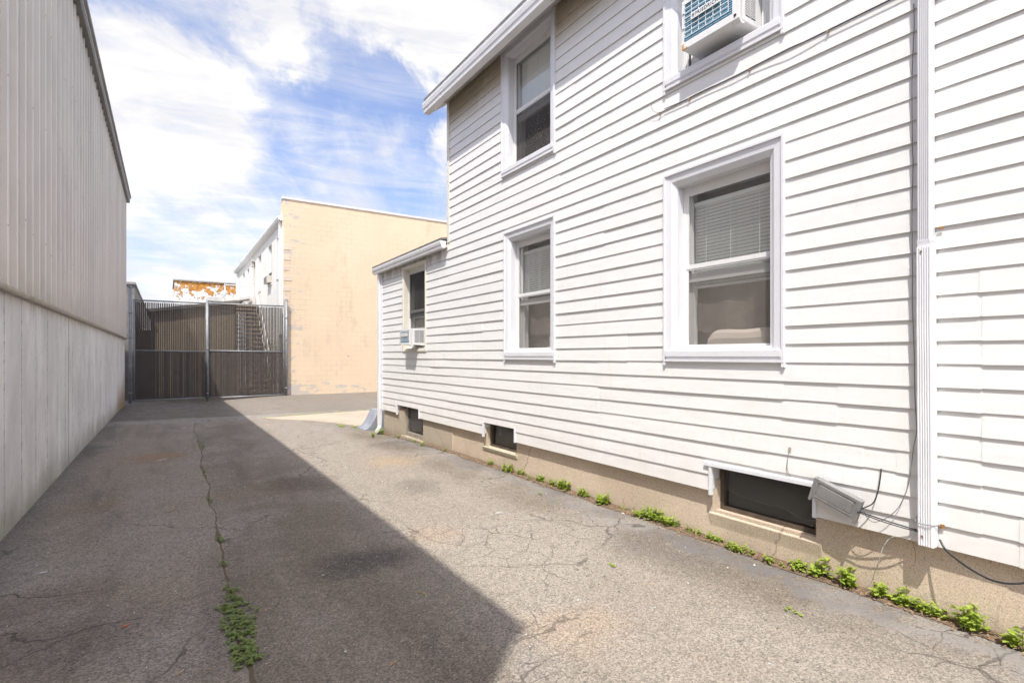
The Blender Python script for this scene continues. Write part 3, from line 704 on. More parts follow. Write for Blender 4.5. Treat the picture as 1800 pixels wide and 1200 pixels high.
# upper roof and gutter
mb = MB()
xg, zg = 3.10, 3.49; Ye = YC + .20
gp = [(xg + .10, zg - .01), (xg + .015, zg), (xg + .01, zg + .045), (xg, zg + .06), (xg - .01, zg + .11), (xg - .012, zg + .135), (xg + .004, zg + .135), (xg + .012, zg + .12), (xg + .11, zg + .12)]
mb.extr([(x, YN, z) for x, z in gp], (0, Ye - YN, 0)); mb.build('gutter', GUT, hs, bevel=.003)
mb = MB()
mb.extr([(xg + .10, YN, zg + .00), (XW + .02, YN, zg + .17), (XW + .02, YN, zg + .22), (xg + .10, YN, zg + .16)], (0, Ye - .05 - YN, 0)); mb.build('soffit', SOFF, hs)
mb = MB(); mb.box(XW - .05, XW + .01, YN, YC + .0, zg + .185, zg + .21); mb.box(XW - .026, XW + .005, YN, YC, zg + .165, zg + .19); mb.build('frieze_trim', TRIMD, hs)
mb = MB()
ry, rz_ = 7.2, zg + .14 + (7.2 - xg) * .55
for sx in (1, -1):
    ex = xg if sx == 1 else 14.4 - xg
    mb.hexa([(ex, YN - .2, zg + .14), (ry, YN - .2, rz_), (ry, Ye - .04, rz_), (ex, Ye - .04, zg + .14), (ex, YN - .2, zg + .19), (ry, YN - .2, rz_ + .05), (ry, Ye - .04, rz_ + .05), (ex, Ye - .04, zg + .19)])
mb.build('roof', ROOF, hs)
mb = MB()
mb.face([(XW + .02, YC - .012, 3.7), (11, YC - .012, 3.7), (ry, YC - .012, rz_ - .05)]); mb.build('gable', VIN, hs, recalc=False); mb = MB(); mb.face([(XW + .02, YN + .1, 3.7), (11, YN + .1, 3.7), (ry, YN + .1, rz_ - .05)])
mb.build('gable', VIN, hs, recalc=False)
# rear wing roof, gutter
mb = MB(); xq, zq = 3.29, 1.545; Yq = YP + .22
gp = [(xq + .075, zq - .004), (xq + .015, zq), (xq + .008, zq + .04), (xq, zq + .05), (xq - .008, zq + .085), (xq - .008, zq + .105), (xq + .01, zq + .105), (xq + .09, zq + .10)]
mb.extr([(x, YC + .0, z) for x, z in gp], (0, Yq - YC, 0)); mb.build('gutter', GUT, hs, bevel=.003)
mb = MB(); mb.box(xq + .075, XW + .02, YC + .004, Yq - .03, zq + .012, zq + .05)
for k in range(60): mb.box(xq + .078, XW - .005, YC + .03 + k * .05, YC + .034 + k * .05, zq + .006, zq + .012)
mb.build('soffit', SOFF, hs)
mb = MB()
mb.hexa([(xq, YC, zq + .11), (10.9, YC, 3.0), (10.9, Yq, 3.0), (xq, Yq, zq + .11), (xq, YC, zq + .14), (10.9, YC, 3.04), (10.9, Yq, 3.04), (xq, Yq, zq + .14)]); mb.build('roof', ROOF, hs)
mb = MB(); mb.face([(XW + .02, YP - .02, 1.6), (10.9, YP - .02, 1.6), (10.9, YP - .02, 2.98)]); mb.build('gable', VIN, hs, recalc=False)

# windows
def window(r, kind, thin=False):
    casing = TRIM if not thin else TRIMD
    mb = MB(); i1 = .115 if not thin else .05
    if not thin:
        ringframe(mb, r, [(0, XW + .012), (0, XW - .028), (.018, XW - .028), (.018, XW - .018), (.075, XW - .012), (.112, XW + .012), ((i1, i1, .09, i1), XW + .012), ((i1, i1, .09, i1), XW + .084)])
    else:
        ringframe(mb, r, [(0, XW + .012), (0, XW - .02), (.03, XW - .02), (.03, XW - .006), ((i1, i1, .05, i1), XW - .006), ((i1, i1, .05, i1), XW + .084)])
    win = mb.build('window', casing, hs, bevel=.002)
    if not thin:
        mb = MB(); mb.extr([(XW - .03, r[0] + .02, r[2] + .085), (XW + .03, r[0] + .02, r[2] + .10), (XW + .03, r[0] + .02, r[2] + .012), (XW - .022, r[0] + .02, r[2] + .022), (XW - .03, r[0] + .02, r[2] + .04)], (0, r[1] - r[0] - .04, 0)); mb.build('sill', casing, win, bevel=.004)
        mb = MB(); mb.box(XW - .026, XW + .01, r[1] - .018, r[1] + .001, r[2] - .03, r[2] + .05); mb.build('channel_end', casing, win); mb = MB(); mb.box(XW - .026, XW + .01, r[0] - .001, r[0] + .018, r[2] - .03, r[2] + .05); mb.build('channel_end', casing, win)
    q = (r[0] + i1, r[1] - i1, r[2] + (.09 if not thin else .05), r[3] - i1)
    zm = q[2] + (q[3] - q[2]) * (.495 if not thin else .46)
    # storm frame
    mb = MB(); X = XW + .085
    ringframe(mb, q, [(-.002, X), (.022, X), (.022, X + .012)])
    u = (q[0] + .022, q[1] - .022, zm, q[3] - .022)
    ringframe(mb, u, [(0, X + .012), (0, X + .004), ((.026, .026, .034, .055), X + .004), ((.026, .026, .034, .055), X + .016)])
    lo = (q[0] + .022, q[1] - .022, q[2] + .012, zm)
    ringframe(mb, lo, [(0, X + .02), (0, X + .008), ((.018, .018, .03, .012), X + .008), ((.018, .018, .03, .012), X + .018)])
    mb.build('storm_frame', SASH, win, bevel=.002)
    mb = MB(); mb.face([(X + .010, u[0] + .026, u[2] + .034), (X + .010, u[1] - .026, u[2] + .034), (X + .010, u[1] - .026, u[3] - .055), (X + .010, u[0] + .026, u[3] - .055)]); mb.build('pane', GLASS, win)
    if kind != 'ac':
        mb = MB(); mb.face([(X + .014, lo[0] + .018, lo[2] + .03), (X + .014, lo[1] - .018, lo[2] + .03), (X + .014, lo[1] - .018, lo[3] - .012), (X + .014, lo[0] + .018, lo[3] - .012)])
        mb.build('insect_screen', SCREEND if kind == 'dusty' else SCREEN, win)
    # inner sashes
    mb = MB(); X2 = X + .034
    ringframe(mb, (q[0], q[1], zm - .10, q[3]), [(0, X2 + .03), (0, X2), ((.05, .05, .065, .06), X2), ((.05, .05, .065, .06), X2 + .03)])
    if kind != 'ac': ringframe(mb, (q[0], q[1], q[2], zm - .03), [(0, X2 + .06), (0, X2 + .032), ((.05, .05, .04, .03), X2 + .032), ((.05, .05, .04, .03), X2 + .06)])
    mb.build('sash', SASH, win, bevel=.002)
    # reveal box behind
    mb = MB(); D = XW + .45
    for (a, b, c, d) in ((q[0] - .006, q[0] - .003, q[2], q[3]), (q[1] + .003, q[1] + .006, q[2], q[3])): mb.box(X + .006, XW + .26, a, b, c, d)
    mb.box(X + .02, XW + .40, q[0], q[1], q[2] - .012, q[2] - .002); mb.box(X + .02, XW + .40, q[0], q[1], q[3] + .002, q[3] + .012)
    mb.build('reveal', SASH, win)
    # blind
    mb = MB(); bz0 = {'full': zm - .13, 'blind_low': zm + .02, 'dusty': zm - .02, 'ac': zm - .13, 'dark': zm - .25}[kind]; bt = q[3] - .06 if kind in ('dusty',) else q[3] - .15
    if kind == 'dark': bt = q[3] - .06
    z = bt; Xb = X2 + .045
    while z > bz0:
        mb.face([(Xb, q[0] + .045, z), (Xb, q[1] - .045, z), (Xb + .012, q[1] - .045, z - .0195), (Xb + .012, q[0] + .045, z - .0195)]); z -= .0265
    mb.box(Xb - .006, Xb + .02, q[0] + .045, q[1] - .045, bt, bt + .03); mb.box(Xb - .004, Xb + .014, q[0] + .045, q[1] - .045, bz0 - .02, bz0)
    for yy in (lerp(q[0], q[1], .22), lerp(q[0], q[1], .52), lerp(q[0], q[1], .8)): mb.box(Xb - .004, Xb - .002, yy - .0012, yy + .0012, bz0, bt)
    mb.build('blind', BLIND if kind != 'dark' else worn('dark_screened_blind', (.20, .20, .20), (.16, .16, .16), .6), win, recalc=False)
    # curtain / room
    mb = MB(); n = 48; Xc = XW + (.36 if kind != 'dusty' else .29); rows = []
    for i in range(n + 1):
        y = lerp(q[0] - .15, q[1] + .15, i / n); rows.append([(Xc + .005 * math.sin(i * .5 + q_ * .3) + .008 * noise.noise(Vector((y * 6, q_ * .4, r[0]))), y, lerp(q[2] - .1, q[3] + .1, q_ / 8)) for q_ in range(9)])
    for i in range(n):
        for q_ in range(8): mb.face([rows[i][q_], rows[i + 1][q_], rows[i + 1][q_ + 1], rows[i][q_ + 1]], 0, True)
    mb.build('curtain', CURT if kind in ('full', 'blind_low', 'ac') else DARKIN, win, recalc=False)
    mb = MB(); mb.box(XW + .27, XW + .70, q[0] - .2, q[1] + .2, q[2] - .15, q[3] + .15)
    ob = mb.build('dark_room', DARKIN, win)
    bm = bmesh.new(); bm.from_mesh(ob.data); bm.faces.ensure_lookup_table()
    bmesh.ops.delete(bm, geom=[f for f in bm.faces if f.calc_center_median().x + ORG[ob.name].x < XW + .28], context='FACES'); bm.to_mesh(ob.data); bm.free()
    return q, zm, win
q1, zm1, w1 = window(W1, 'full'); w1['label'] = 'ground floor window with a cream pillow behind the screen'
q2, zm2, w2 = window(W2, 'blind_low'); w2['label'] = 'ground floor window with a white cup on its inner sill'
q3, zm3, w3 = window(W3, 'dusty'); w3['label'] = 'upper window tight under the eave'
q4, zm4, w4 = window(W4, 'ac'); w4['label'] = 'upper window holding the larger air conditioner'
q5, zm5, w5 = window(W5, 'dark', True); w5['label'] = 'rear wing window with dark screen and small air conditioner'
mb = MB(); mb.face([(XW + .083, q5[0] + .03, zm5 - .1), (XW + .083, q5[1] - .03, zm5 - .1), (XW + .083, q5[1] - .03, q5[3] - .07), (XW + .083, q5[0] + .03, q5[3] - .07)]); mb.build('insect_screen', SCREENK, w5)

# pillow
mb = MB(); n, m_ = 26, 10; ya, yb = q1[0] + .03, q1[1] - .12; zb = q1[2] + .012
G = []
for i in range(n + 1):
    u = i / n; y = lerp(ya, yb, u); e = (1 - abs(2 * u - 1) ** 5) ** .5; hgt = (.150 + .012 * math.cos(u * 6.2)) * e + .006
    G.append([(XW + .235 + .055 * math.cos(2 * math.pi * k / m_) * (.45 + .55 * e), y, zb + hgt * .5 + hgt * .5 * math.sin(2 * math.pi * k / m_) + .004 * noise.noise(Vector((y * 5, k * .5, 0)))) for k in range(m_)])
for i in range(n):
    for k in range(m_): mb.face([G[i][k], G[i + 1][k], G[i + 1][(k + 1) % m_], G[i][(k + 1) % m_]], 0, True)
mb.face(G[0]); mb.face(G[-1])
mb.build('pillow', PILLOW, label='cream pillow lying on the inner sill of the large ground floor window', cat='pillow')
# cup group in second window
def lathe(mb, cx, cy, prof, n=16, mi=0):
    for (r0, z0), (r1, z1) in zip(prof, prof[1:]):
        for k in range(n):
            a, b = 2 * math.pi * k / n, 2 * math.pi * (k + 1) / n
            mb.face([(cx + r0 * math.cos(a), cy + r0 * math.sin(a), z0), (cx + r0 * math.cos(b), cy + r0 * math.sin(b), z0), (cx + r1 * math.cos(b), cy + r1 * math.sin(b), z1), (cx + r1 * math.cos(a), cy + r1 * math.sin(a), z1)], mi, True)
xc = XW + .22; zs = q2[2] + .0; yc = lerp(q2[0], q2[1], .30)
cp = thing('cup', (xc, yc, zs), 'white cup with a ring handle on the inner sill of the middle ground floor window', 'cup')
mb = MB(); lathe(mb, xc, yc, [(0, zs + .002), (.038, zs + .002), (.05, zs + .012), (.034, zs + .03), (.036, zs + .07), (.045, zs + .165), (.040, zs + .165), (.03, zs + .05)]); mb.build('body', CUP, cp)
mb = MB(); mb.tube([(xc, yc + .075 + .022 * math.cos(a), zs + .03 + .025 * math.sin(a)) for a in [i * math.pi / 8 for i in range(17)]], .007, 6); mb.tube([(xc, yc + .03, zs + .02), (xc, yc + .055, zs + .015)], .007, 6); mb.build('handle', CUP, cp)
mb = MB(); lathe(mb, xc + .01, yc - .09, [(0, zs + .002), (.045, zs + .002), (.048, zs + .15), (.045, zs + .15), (.042, zs + .01)]); mb.build('drinking_glass', GLASS, label='clear drinking glass beside the white cup behind the middle ground floor window', cat='glass')
mb = MB(); lathe(mb, xc, q2[0] + .06, [(0, zs + .002), (.035, zs + .002), (.038, zs + .06), (.03, zs + .075), (.018, zs + .08), (.018, zs + .1), (0, zs + .1)]); mb.build('jar', PILLOW, label='small beige jar at the right end of the middle ground floor sill', cat='jar')

# ------------------------------------------------------------------ air conditioners
def aircon(label, xf, ya, yb, z0, z1, big):
    t = thing('air_conditioner', (xf + .1, (ya + yb) / 2, z0), label, 'air conditioner', 'window air conditioners')
    xb = XW + .18
    mb = MB(); mb.hexa([(xf + .02, ya, z0 + .012), (xb, ya, z0), (xb, yb, z0), (xf + .02, yb, z0 + .012), (xf + .02, ya, z1), (xb, ya, z1), (xb, yb, z1), (xf + .02, yb, z1)])
    # front rim
    ringframe(mb, (ya, yb, z0 + .012, z1), [(0, xf + .03), (0, xf), ((.05 if big else .02, .018, .05 if big else .035, .03), xf), ((.05 if big else .02, .018, .05 if big else .035, .03), xf + .015)])
    mb.build('body', PLASW, t, bevel=.005)
    g = (ya + (.05 if big else .02), yb - .018, z0 + (.062 if big else .047), z1 - .03)
    mb = MB(); mb.face([(xf + .0146, g[0], g[2]), (xf + .0146, g[1], g[2]), (xf + .0146, g[1], g[3]), (xf + .0146, g[0], g[3])])
    z = g[2]
    while z < g[3] - .01: mb.extr([(xf + .006, g[0], z), (xf + .0145, g[0], z + .004), (xf + .0145, g[0], z + .012)], (0, g[1] - g[0], 0)); z += .016
    mb.build('condenser', FIN, t)
    mb = MB(); n_, m_ = (6, 7) if big else (7, 7); rr = .0022
    a, b, c, d = g[0] + .03 * big, g[1] - .01, g[2] + .03, g[3] - .005
    for i in range(n_ + 1): y = lerp(a, b, i / n_); mb.box(xf - .004, xf, y - rr, y + rr, c, d)
    for i in range(m_ + 1): z = lerp(c, d, i / m_); mb.box(xf - .0065, xf - .0042, a, b, z - rr, z + rr)
    if big: mb.box(xf - .006, xf + .004, g[0] - .012, a, lerp(c, d, .5) - rr, lerp(c, d, .5) + rr); mb.box(xf - .006, xf + .004, b, g[1] + .012, lerp(c, d, .3) - rr, lerp(c, d, .3) + rr); mb.box(xf - .006, xf + .004, b, g[1] + .012, lerp(c, d, .75) - rr, lerp(c, d, .75) + rr)
    mb.build('wire_guard', PLASW, t)
    # name plate
    zc = lerp(c, d, .50 if big else .60); pa, pb = (lerp(a, b, 1 / 6), lerp(a, b, 5 / 6)) if big else (lerp(a, b, .15), lerp(a, b, .85)); hh = .024
    mb = MB(); mb.box(xf - .012, xf - .007, pa, pb, zc - hh, zc + hh); pl = mb.build('name_plate', PLASW, t, bevel=.001)
    if big:
        cu = bpy.data.curves.new('plate_lettering', 'FONT'); cu.body = 'FRIEDRICH'; cu.size = .036; cu.offset = .0004; cu.extrude = .0004; cu.align_x = 'CENTER'; cu.align_y = 'CENTER'; cu.space_character = 1.15
        to = bpy.data.objects.new('tmp', cu); C.objects.link(to); dg = bpy.context.evaluated_depsgraph_get()
        me = bpy.data.meshes.new_from_object(to.evaluated_get(dg)); bpy.data.objects.remove(to)
        # text x -> -Y (reads left to right seen from -X), text y -> z
        M = Matrix(((0, 0, -1, xf - .0127), (-1, 0, 0, lerp(pa, pb, .44)), (0, 1, 0, zc), (0, 0, 0, 1)))
        Mo = Matrix.Translation(-ORG[t.name]) @ M
        me.transform(Mo); me.materials.clear(); me.materials.append(BLK)
        lo_ = bpy.data.objects.new('plate_lettering', me); C.objects.link(lo_); lo_.parent = pl
        mb = MB(); yy = pb - .022
        mb.extr([(xf - .0125, yy + .010, zc + .013), (xf - .0125, yy - .011, zc + .013), (xf - .0125, yy - .011, zc - .002), (xf - .0125, yy, zc - .015), (xf - .0125, yy + .010, zc - .002)], (.0004, 0, 0))
        mb.extr([(xf - .0132, yy + .006, zc - .004), (xf - .0132, yy + .002, zc - .004), (xf - .0132, yy - .007, zc + .010), (xf - .0132, yy - .003, zc + .010)], (.0004, 0, 0), 1)
        mb.build('plate_emblem', [BLK, PLASW], pl)
    else:
        mb = MB(); mb.box(xf - .0126, xf - .0121, lerp(pa, pb, .2), lerp(pa, pb, .8), zc - .003, zc + .003); mb.build('plate_lettering', BOXG, pl)
    # side louvres on the near side
    mb = MB(); x0_, x1_ = (xf + .075, xf + .19) if big else (xf + .085, xf + .24)
    xm_ = (x0_ + x1_) / 2
    for (p, q) in ((x0_, xm_ - .004), (xm_ + .004, x1_)):
        mb.box(p, q, ya - .0012, ya + .002, z0 + .05, z1 - .03, 1)
        z = z0 + .055
        while z < z1 - .035: mb.box(p, q, ya - .004, ya - .0014, z, z + .0055); z += .0115
    mb.build('side_louvres', [PLASW, BLK], t)
    mb = MB(); mb.extr([(xf, ya, z0 + .012), (xf + .075, ya, z0 + .006), (xf + .06, ya, z0 - .012), (xf + .03, ya, z0 - .014)], (0, .05, 0)); mb.build('foot', PLASW, t, bevel=.003)
    mb = MB(); mb.box(xf - .0012, xf + .012, yb - .020, yb + .0012, z0 + .010, z0 + .055); mb.box(xf - .001, xf + .01, yb - .05, yb - .02, z0 + .011, z0 + .02); mb.build('rust_stain', worn('rust_orange', (.50, .28, .08), (.62, .50, .34), .8, 0, 25), t)
    if big:
        mb = MB(); lathe_pts = [(.0, 0), (.011, 0), (.009, .004), (0, .004)]
        cy, cz = ya + .028, z0 + .04
        for (r0, h0), (r1, h1) in zip(lathe_pts, lathe_pts[1:]):
            for k in range(14):
                a_, b_ = 2 * math.pi * k / 14, 2 * math.pi * (k + 1) / 14
                mb.face([(xf - h0 - .0005, cy + r0 * math.cos(a_), cz + r0 * math.sin(a_)), (xf - h0 - .0005, cy + r0 * math.cos(b_), cz + r0 * math.sin(b_)), (xf - h1 - .0005, cy + r1 * math.cos(b_), cz + r1 * math.sin(b_)), (xf - h1 - .0005, cy + r1 * math.cos(a_), cz + r1 * math.sin(a_))])
        mb.build('plug', BLK, t)
    # accordion side panels
    mb = MB(); q = q4 if big else q5; xx = XW + .125
    for (p, r_) in ((q[0] + .03, ya), (yb, q[1] - .03)):
        k = 0; y = p
        while y < r_ - .002:
            y2 = min(y + .012, r_); mb.face([(xx + (.012 if k % 2 else 0), y, z0 - .03), (xx + (0 if k % 2 else .012), y2, z0 - .03), (xx + (0 if k % 2 else .012), y2, z1 + .01), (xx + (.012 if k % 2 else 0), y, z1 + .01)]); y = y2; k += 1
    mb.box(xx - .01, xx + .02, q[0] + .03, q[1] - .03, z1 + .0, z1 + .03)
    mb.build('side_panel', PLASW, t, recalc=False)
aircon('larger white window air conditioner with blue fins hanging out of the upper window', 3.28, 2.227, 2.706, 2.297, 2.675, True)
aircon('smaller white window air conditioner in the rear wing window of the white house', 3.24, 8.017, 8.436, .163, .434, False)
# sash bottom above the larger unit is part of window already

# ------------------------------------------------------------------ downspouts
ds = thing('downspout', (3.38, 1.19, -1.0), 'long ribbed white downspout on the near part of the white house', 'downspout')
def dspipe(ya, yb, x0, z0, z1, name, lean=0, ribs=True, mt=DRAIN):
    mb = MB(); n = 5; pr = [(XW - .012, ya)]
    pts = [(XW - .012, ya), (x0 + .008, ya), (x0, ya + .008)]
    ra = ya + .012; rw = (yb - ya - .02) / n
    for k in range(n):
        b = ra + k * rw; pts += [(x0, b + rw * .15), (x0 + .006, b + rw * .35), (x0 + .006, b + rw * .55), (x0, b + rw * .8)] if ribs else []
    pts += [(x0, yb - .006), (x0 + .008, yb), (XW - .012, yb)]
    def ring(z, f): return [(x, y + lean * f + .0015 * noise.noise(Vector((z * 3, 1, 0))), z) for x, y in pts]
    nz = 8; rs = [ring(lerp(z0, z1, i / nz), 1 - i / nz) for i in range(nz + 1)]
    for a, b in zip(rs, rs[1:]):
        for i in range(len(pts) - 1): mb.face([a[i], a[i + 1], b[i + 1], b[i]])
        mb.face([a[-1], a[0], b[0], b[-1]])
    mb.face(rs[0]); mb.face(rs[-1])
    return mb.build(name, mt, ds)
dspipe(1.158, 1.222, 3.348, .60, 3.48, 'upper_pipe', 0, True, worn('grey_white_downspout', (.70, .70, .72), (.64, .64, .67), .4, 0, 3, .08))
dspipe(1.152, 1.226, 3.344, -1.0, .575, 'lower_pipe', -.008)
mb = MB(); mb.hexa([(3.352, 1.162, .57), (XW - .02, 1.16, .57), (XW - .02, 1.218, .57), (3.352, 1.218, .57), (3.348, 1.159, .61), (XW - .014, 1.159, .61), (XW - .014, 1.221, .61), (3.348, 1.221, .61)]); mb.build('joint', DRAIN, ds)
for q in ((3.340, 3.345, 1.196, 1.204, .545, .553), (XW - .016, XW - .011, 1.115, 1.135, -.90, -.878), (XW - .016, XW - .011, 1.12, 1.14, .66, .672), (3.34, 3.344, 1.19, 1.2, -.955, -.945)): mb = MB(); mb.box(*q); mb.build('rusty_screw', RUSTY, ds)
mb = MB(); mb.tube(catmull([(3.40, 1.235, -.86), (3.341, 1.225, -.875), (3.338, 1.19, -.885), (3.341, 1.15, -.882), (3.392, 1.125, -.885)]), .0022, 6); mb.build('strap', GREYW, ds)
mb = MB()
mb.hexa([(3.352, YP + .02, -1.28), (3.414, YP + .02, -1.30), (3.414, YP + .095, -1.30), (3.352, YP + .095, -1.28), (3.352, YP + .02, 1.55), (3.414, YP + .02, 1.55), (3.414, YP + .095, 1.55), (3.352, YP + .095, 1.55)])
pth = catmull([(3.383, YP + .057, -1.27), (3.380, YP + .05, -1.33), (3.34, YP - .02, -1.37), (3.27, YP - .12, -1.395)], 5)
mb.tube(pth, .038, 10)
mb.build('downspout', DRAIN, label='white downspout with curved foot at the far corner of the rear wing', cat='downspout', bevel=.004)

# ------------------------------------------------------------------ cables
def wire(pts, r, m, label, name='cable', cat='cable', n=6, seg=8):
    mb = MB(); mb.tube(catmull(pts, seg), r, n); return mb.build(name, m, label=label, cat=cat)
def wp(px, py, off=0.02):
    X = XW - off; Y, z = onX(px, py, X); return (X, Y, z)
up = thing('cable', wp(1360, 80), 'thin black cable clipped along the siding under the upper air conditioner window', 'cable')
mb = MB(); mb.tube(catmull([wp(1168, 192), wp(1200, 178), wp(1240, 158), wp(1290, 136), wp(1317, 121), wp(1350, 104, .024), wp(1390, 84, .03), wp(1425, 69, .024), wp(1455, 54), wp(1510, 27), wp(1565, 0), wp(1640, -38)], 6), .0034, 6); mb.build('sheath', BLACKC, up)
mb = MB(); mb.tube(catmull([wp(1152, 177, .014), wp(1146, 183, .03), wp(1145, 190, .035), wp(1151, 197, .03), wp(1162, 198), wp(1170, 193)], 6), .0016, 5); mb.build('loose_end', GREYW, up)
mb = MB()
for p in ((1160, 198), (1211, 173), (1317, 121), (1455, 54)):
    X, Y, z = wp(p[0], p[1], .018); mb = MB(); mb.box(X - .006, X + .01, Y - .006, Y + .006, z - .012, z + .002); mb.build('clip', COPW, up)
wire([wp(1606, 7, .014), wp(1607, 40, .02), wp(1605, 90, .016), wp(1603, 150), wp(1604, 260, .02), wp(1605, 290, .016), wp(1603, 380), wp(1604, 470, .02), wp(1604, 540), wp(1607, 620), wp(1608, 690), wp(1611, 755), wp(1606, 785, .024), wp(1599, 840), wp(1591, 868, .014), wp(1578, 893, .03), wp(1558, 910, .04), wp(1537, 917, .05), wp(1525, 910, .06), wp(1518, 896, .07)], .0022, GREYW, 'thin grey wire running down beside the ribbed downspout', 'wire', 'wire')
wire([wp(1549, 823, .008), wp(1548, 835, .02), wp(1544, 860, .03), wp(1536, 882, .04), wp(1524, 890, .06), wp(1507, 896, .08)], .0036, BLACKC, 'short black cable from under a siding course down to the grey box', 'cable', 'cable')
wire([wp(1505, 896, .085), wp(1535, 907, .075), wp(1575, 920, .05), wp(1612, 931, .022)], .0040, BLACKC, 'pair of black cables between the grey box and the ribbed downspout', 'cable', 'cable')
wire([wp(1507, 899, .09), wp(1540, 912, .09), wp(1580, 925, .07), wp(1614, 934, .03)], .0034, BLACKC, 'lower black cable running from the grey box to the downspout foot', 'cable', 'cable')
wire([wp(1652, 948, .03), wp(1662, 965, .05), wp(1685, 985, .09), wp(1715, 1005, .12), wp(1750, 1021, .13), wp(1790, 1025, .12), wp(1850, 1015, .08), wp(1930, 990, .05)], .0052, BLACKC, 'black cable sagging away to the right from the ribbed downspout foot', 'cable', 'cable')
wire([wp(1388, 787, .012), wp(1386, 798, .02), wp(1384, 812, .02), wp(1384, 825, .02), wp(1389, 837, .03)], .0022, GREYW, 'short loose grey wire hanging from a hole above the wide basement window', 'wire', 'wire')
wire([wp(1580, 941, .0), wp(1565, 945, .01), wp(1553, 960, .02), wp(1547, 978, .02), wp(1541, 995, .0)], .0022, PALEW, 'pale green bare wire end curling out below the siding', 'wire', 'wire')
wire([wp(1601, 944, .0), wp(1606, 958, .01), wp(1609, 975, .02), wp(1608, 1007, .02)], .0020, COPW, 'thin copper coloured wire hanging below the siding by the downspout', 'wire', 'wire')
for i, (px, py) in enumerate(((1388, 788), (1556, 829), (1515, 863), (1578, 855))):
    pass
mb = MB(); X, Y, z = wp(1389, 789, .012); lathe_ = [(0, 0), (.014, .0), (.016, .004)]
for k in range(10):
    a_, b_ = 2 * math.pi * k / 10, 2 * math.pi * (k + 1) / 10
    mb.face([(X - .002, Y, z), (X - .004, Y + .011 * math.cos(a_), z + .014 * math.sin(a_)), (X - .004, Y + .011 * math.cos(b_), z + .014 * math.sin(b_))])
mb.build('hole_collar', FND, hs)

# grey box
bx = thing('junction_box', wp(1470, 880, .06), 'weathered grey plastic box hanging tilted at the corner of the wide basement window', 'box')
c0 = Vector(wp(1467, 877, .085)); ang = R(19)
Mx = Matrix.Translation(c0) @ Matrix.Rotation(ang, 4, 'X') @ Matrix.Rotation(R(-6), 4, 'Y')
hw, hh = .128, .066
def xf_(mbo):
    mbo.v = [tuple(Mx @ Vector(p)) for p in mbo.v]; return mbo
mb = MB(); ringframe(mb, (-hw, hw, -hh, hh), [(0, .04), (0, 0), (.016, 0), (.016, .005), (.028, .005), (.030, .001)])
mb.face([(.001, -hw + .030, -hh + .030), (.001, hw - .030, -hh + .030), (.001, hw - .030, hh - .030), (.001, -hw + .030, hh - .030)])
xf_(mb).build('cover', BOXG, bx, bevel=.002)
mb = MB(); mb.box(.004, .05, -hw + .008, hw - .012, -hh + .012, hh - .004); mb.box(-.004, .03, -hw - .012, -hw + .004, -hh - .014, hh + .004); mb.box(-.004, .03, hw - .002, hw + .014, -hh - .02, hh + .004)
xf_(mb).build('body', BOXG, bx, bevel=.003)
mb = MB(); mb.box(-.002, .004, -hw + .02, hw - .02, -hh + .018, -hh + .022); xf_(mb).build('rail', BOXG, bx)

# ------------------------------------------------------------------ bulkhead behind the far corner
mb = MB(); pts = [(3.22, gz(3.2, 10.3) - .05)]; 
for i in range(9):
    u = i / 8; pts.append((3.24 + .26 * u, gz(3.3, 10.3) + .02 + .36 * u ** 1.7))
pts += [(3.75, -1.08), (3.75, -1.6)]
mb.extr([(x, 10.25, z) for x, z in pts], (0, .5, 0)); mb.build('stair_cheek_wall', BLUEC, label='blue grey painted concrete cheek wall behind the far corner of the rear wing', cat='wall')

# ------------------------------------------------------------------ gate
YG = 20.8
def gxx(px, Y=YG): a, b, c = ray(px, 600); return a / b * Y
def gzz(px, py, Y=YG): a, b, c = ray(px, py); return c / b * Y
def post(px, zt, r, label):
    x = gxx(px); g0 = gz(x, YG) - .1
    t = thing('gate_post', (x, YG, g0), label, 'post', 'gate posts')
    mb = MB(); mb.tube([(x, YG, g0), (x, YG, zt)], r, 12); mb.build('pole', GALV, t)
    mb = MB(); mb.tube([(x, YG, zt), (x, YG, zt + .03), (x, YG, zt + .05)], [r * 1.12, r * 1.1, r * .5], 12); mb.build('cap', GALV, t)
    mb = MB()
    for z in (-1.2, -.35, .55, 1.35): mb = MB(); mb.tube([(x, YG, z), (x, YG, z + .045)], r * 1.2, 12); mb.build('clamp', GALV, t)
post(229, gzz(229, 505), .05, 'thick galvanised gate post against the warehouse corner')
post(503.5, gzz(503, 528), .042, 'galvanised gate post against the peach block wall')
zt_ = 1.83
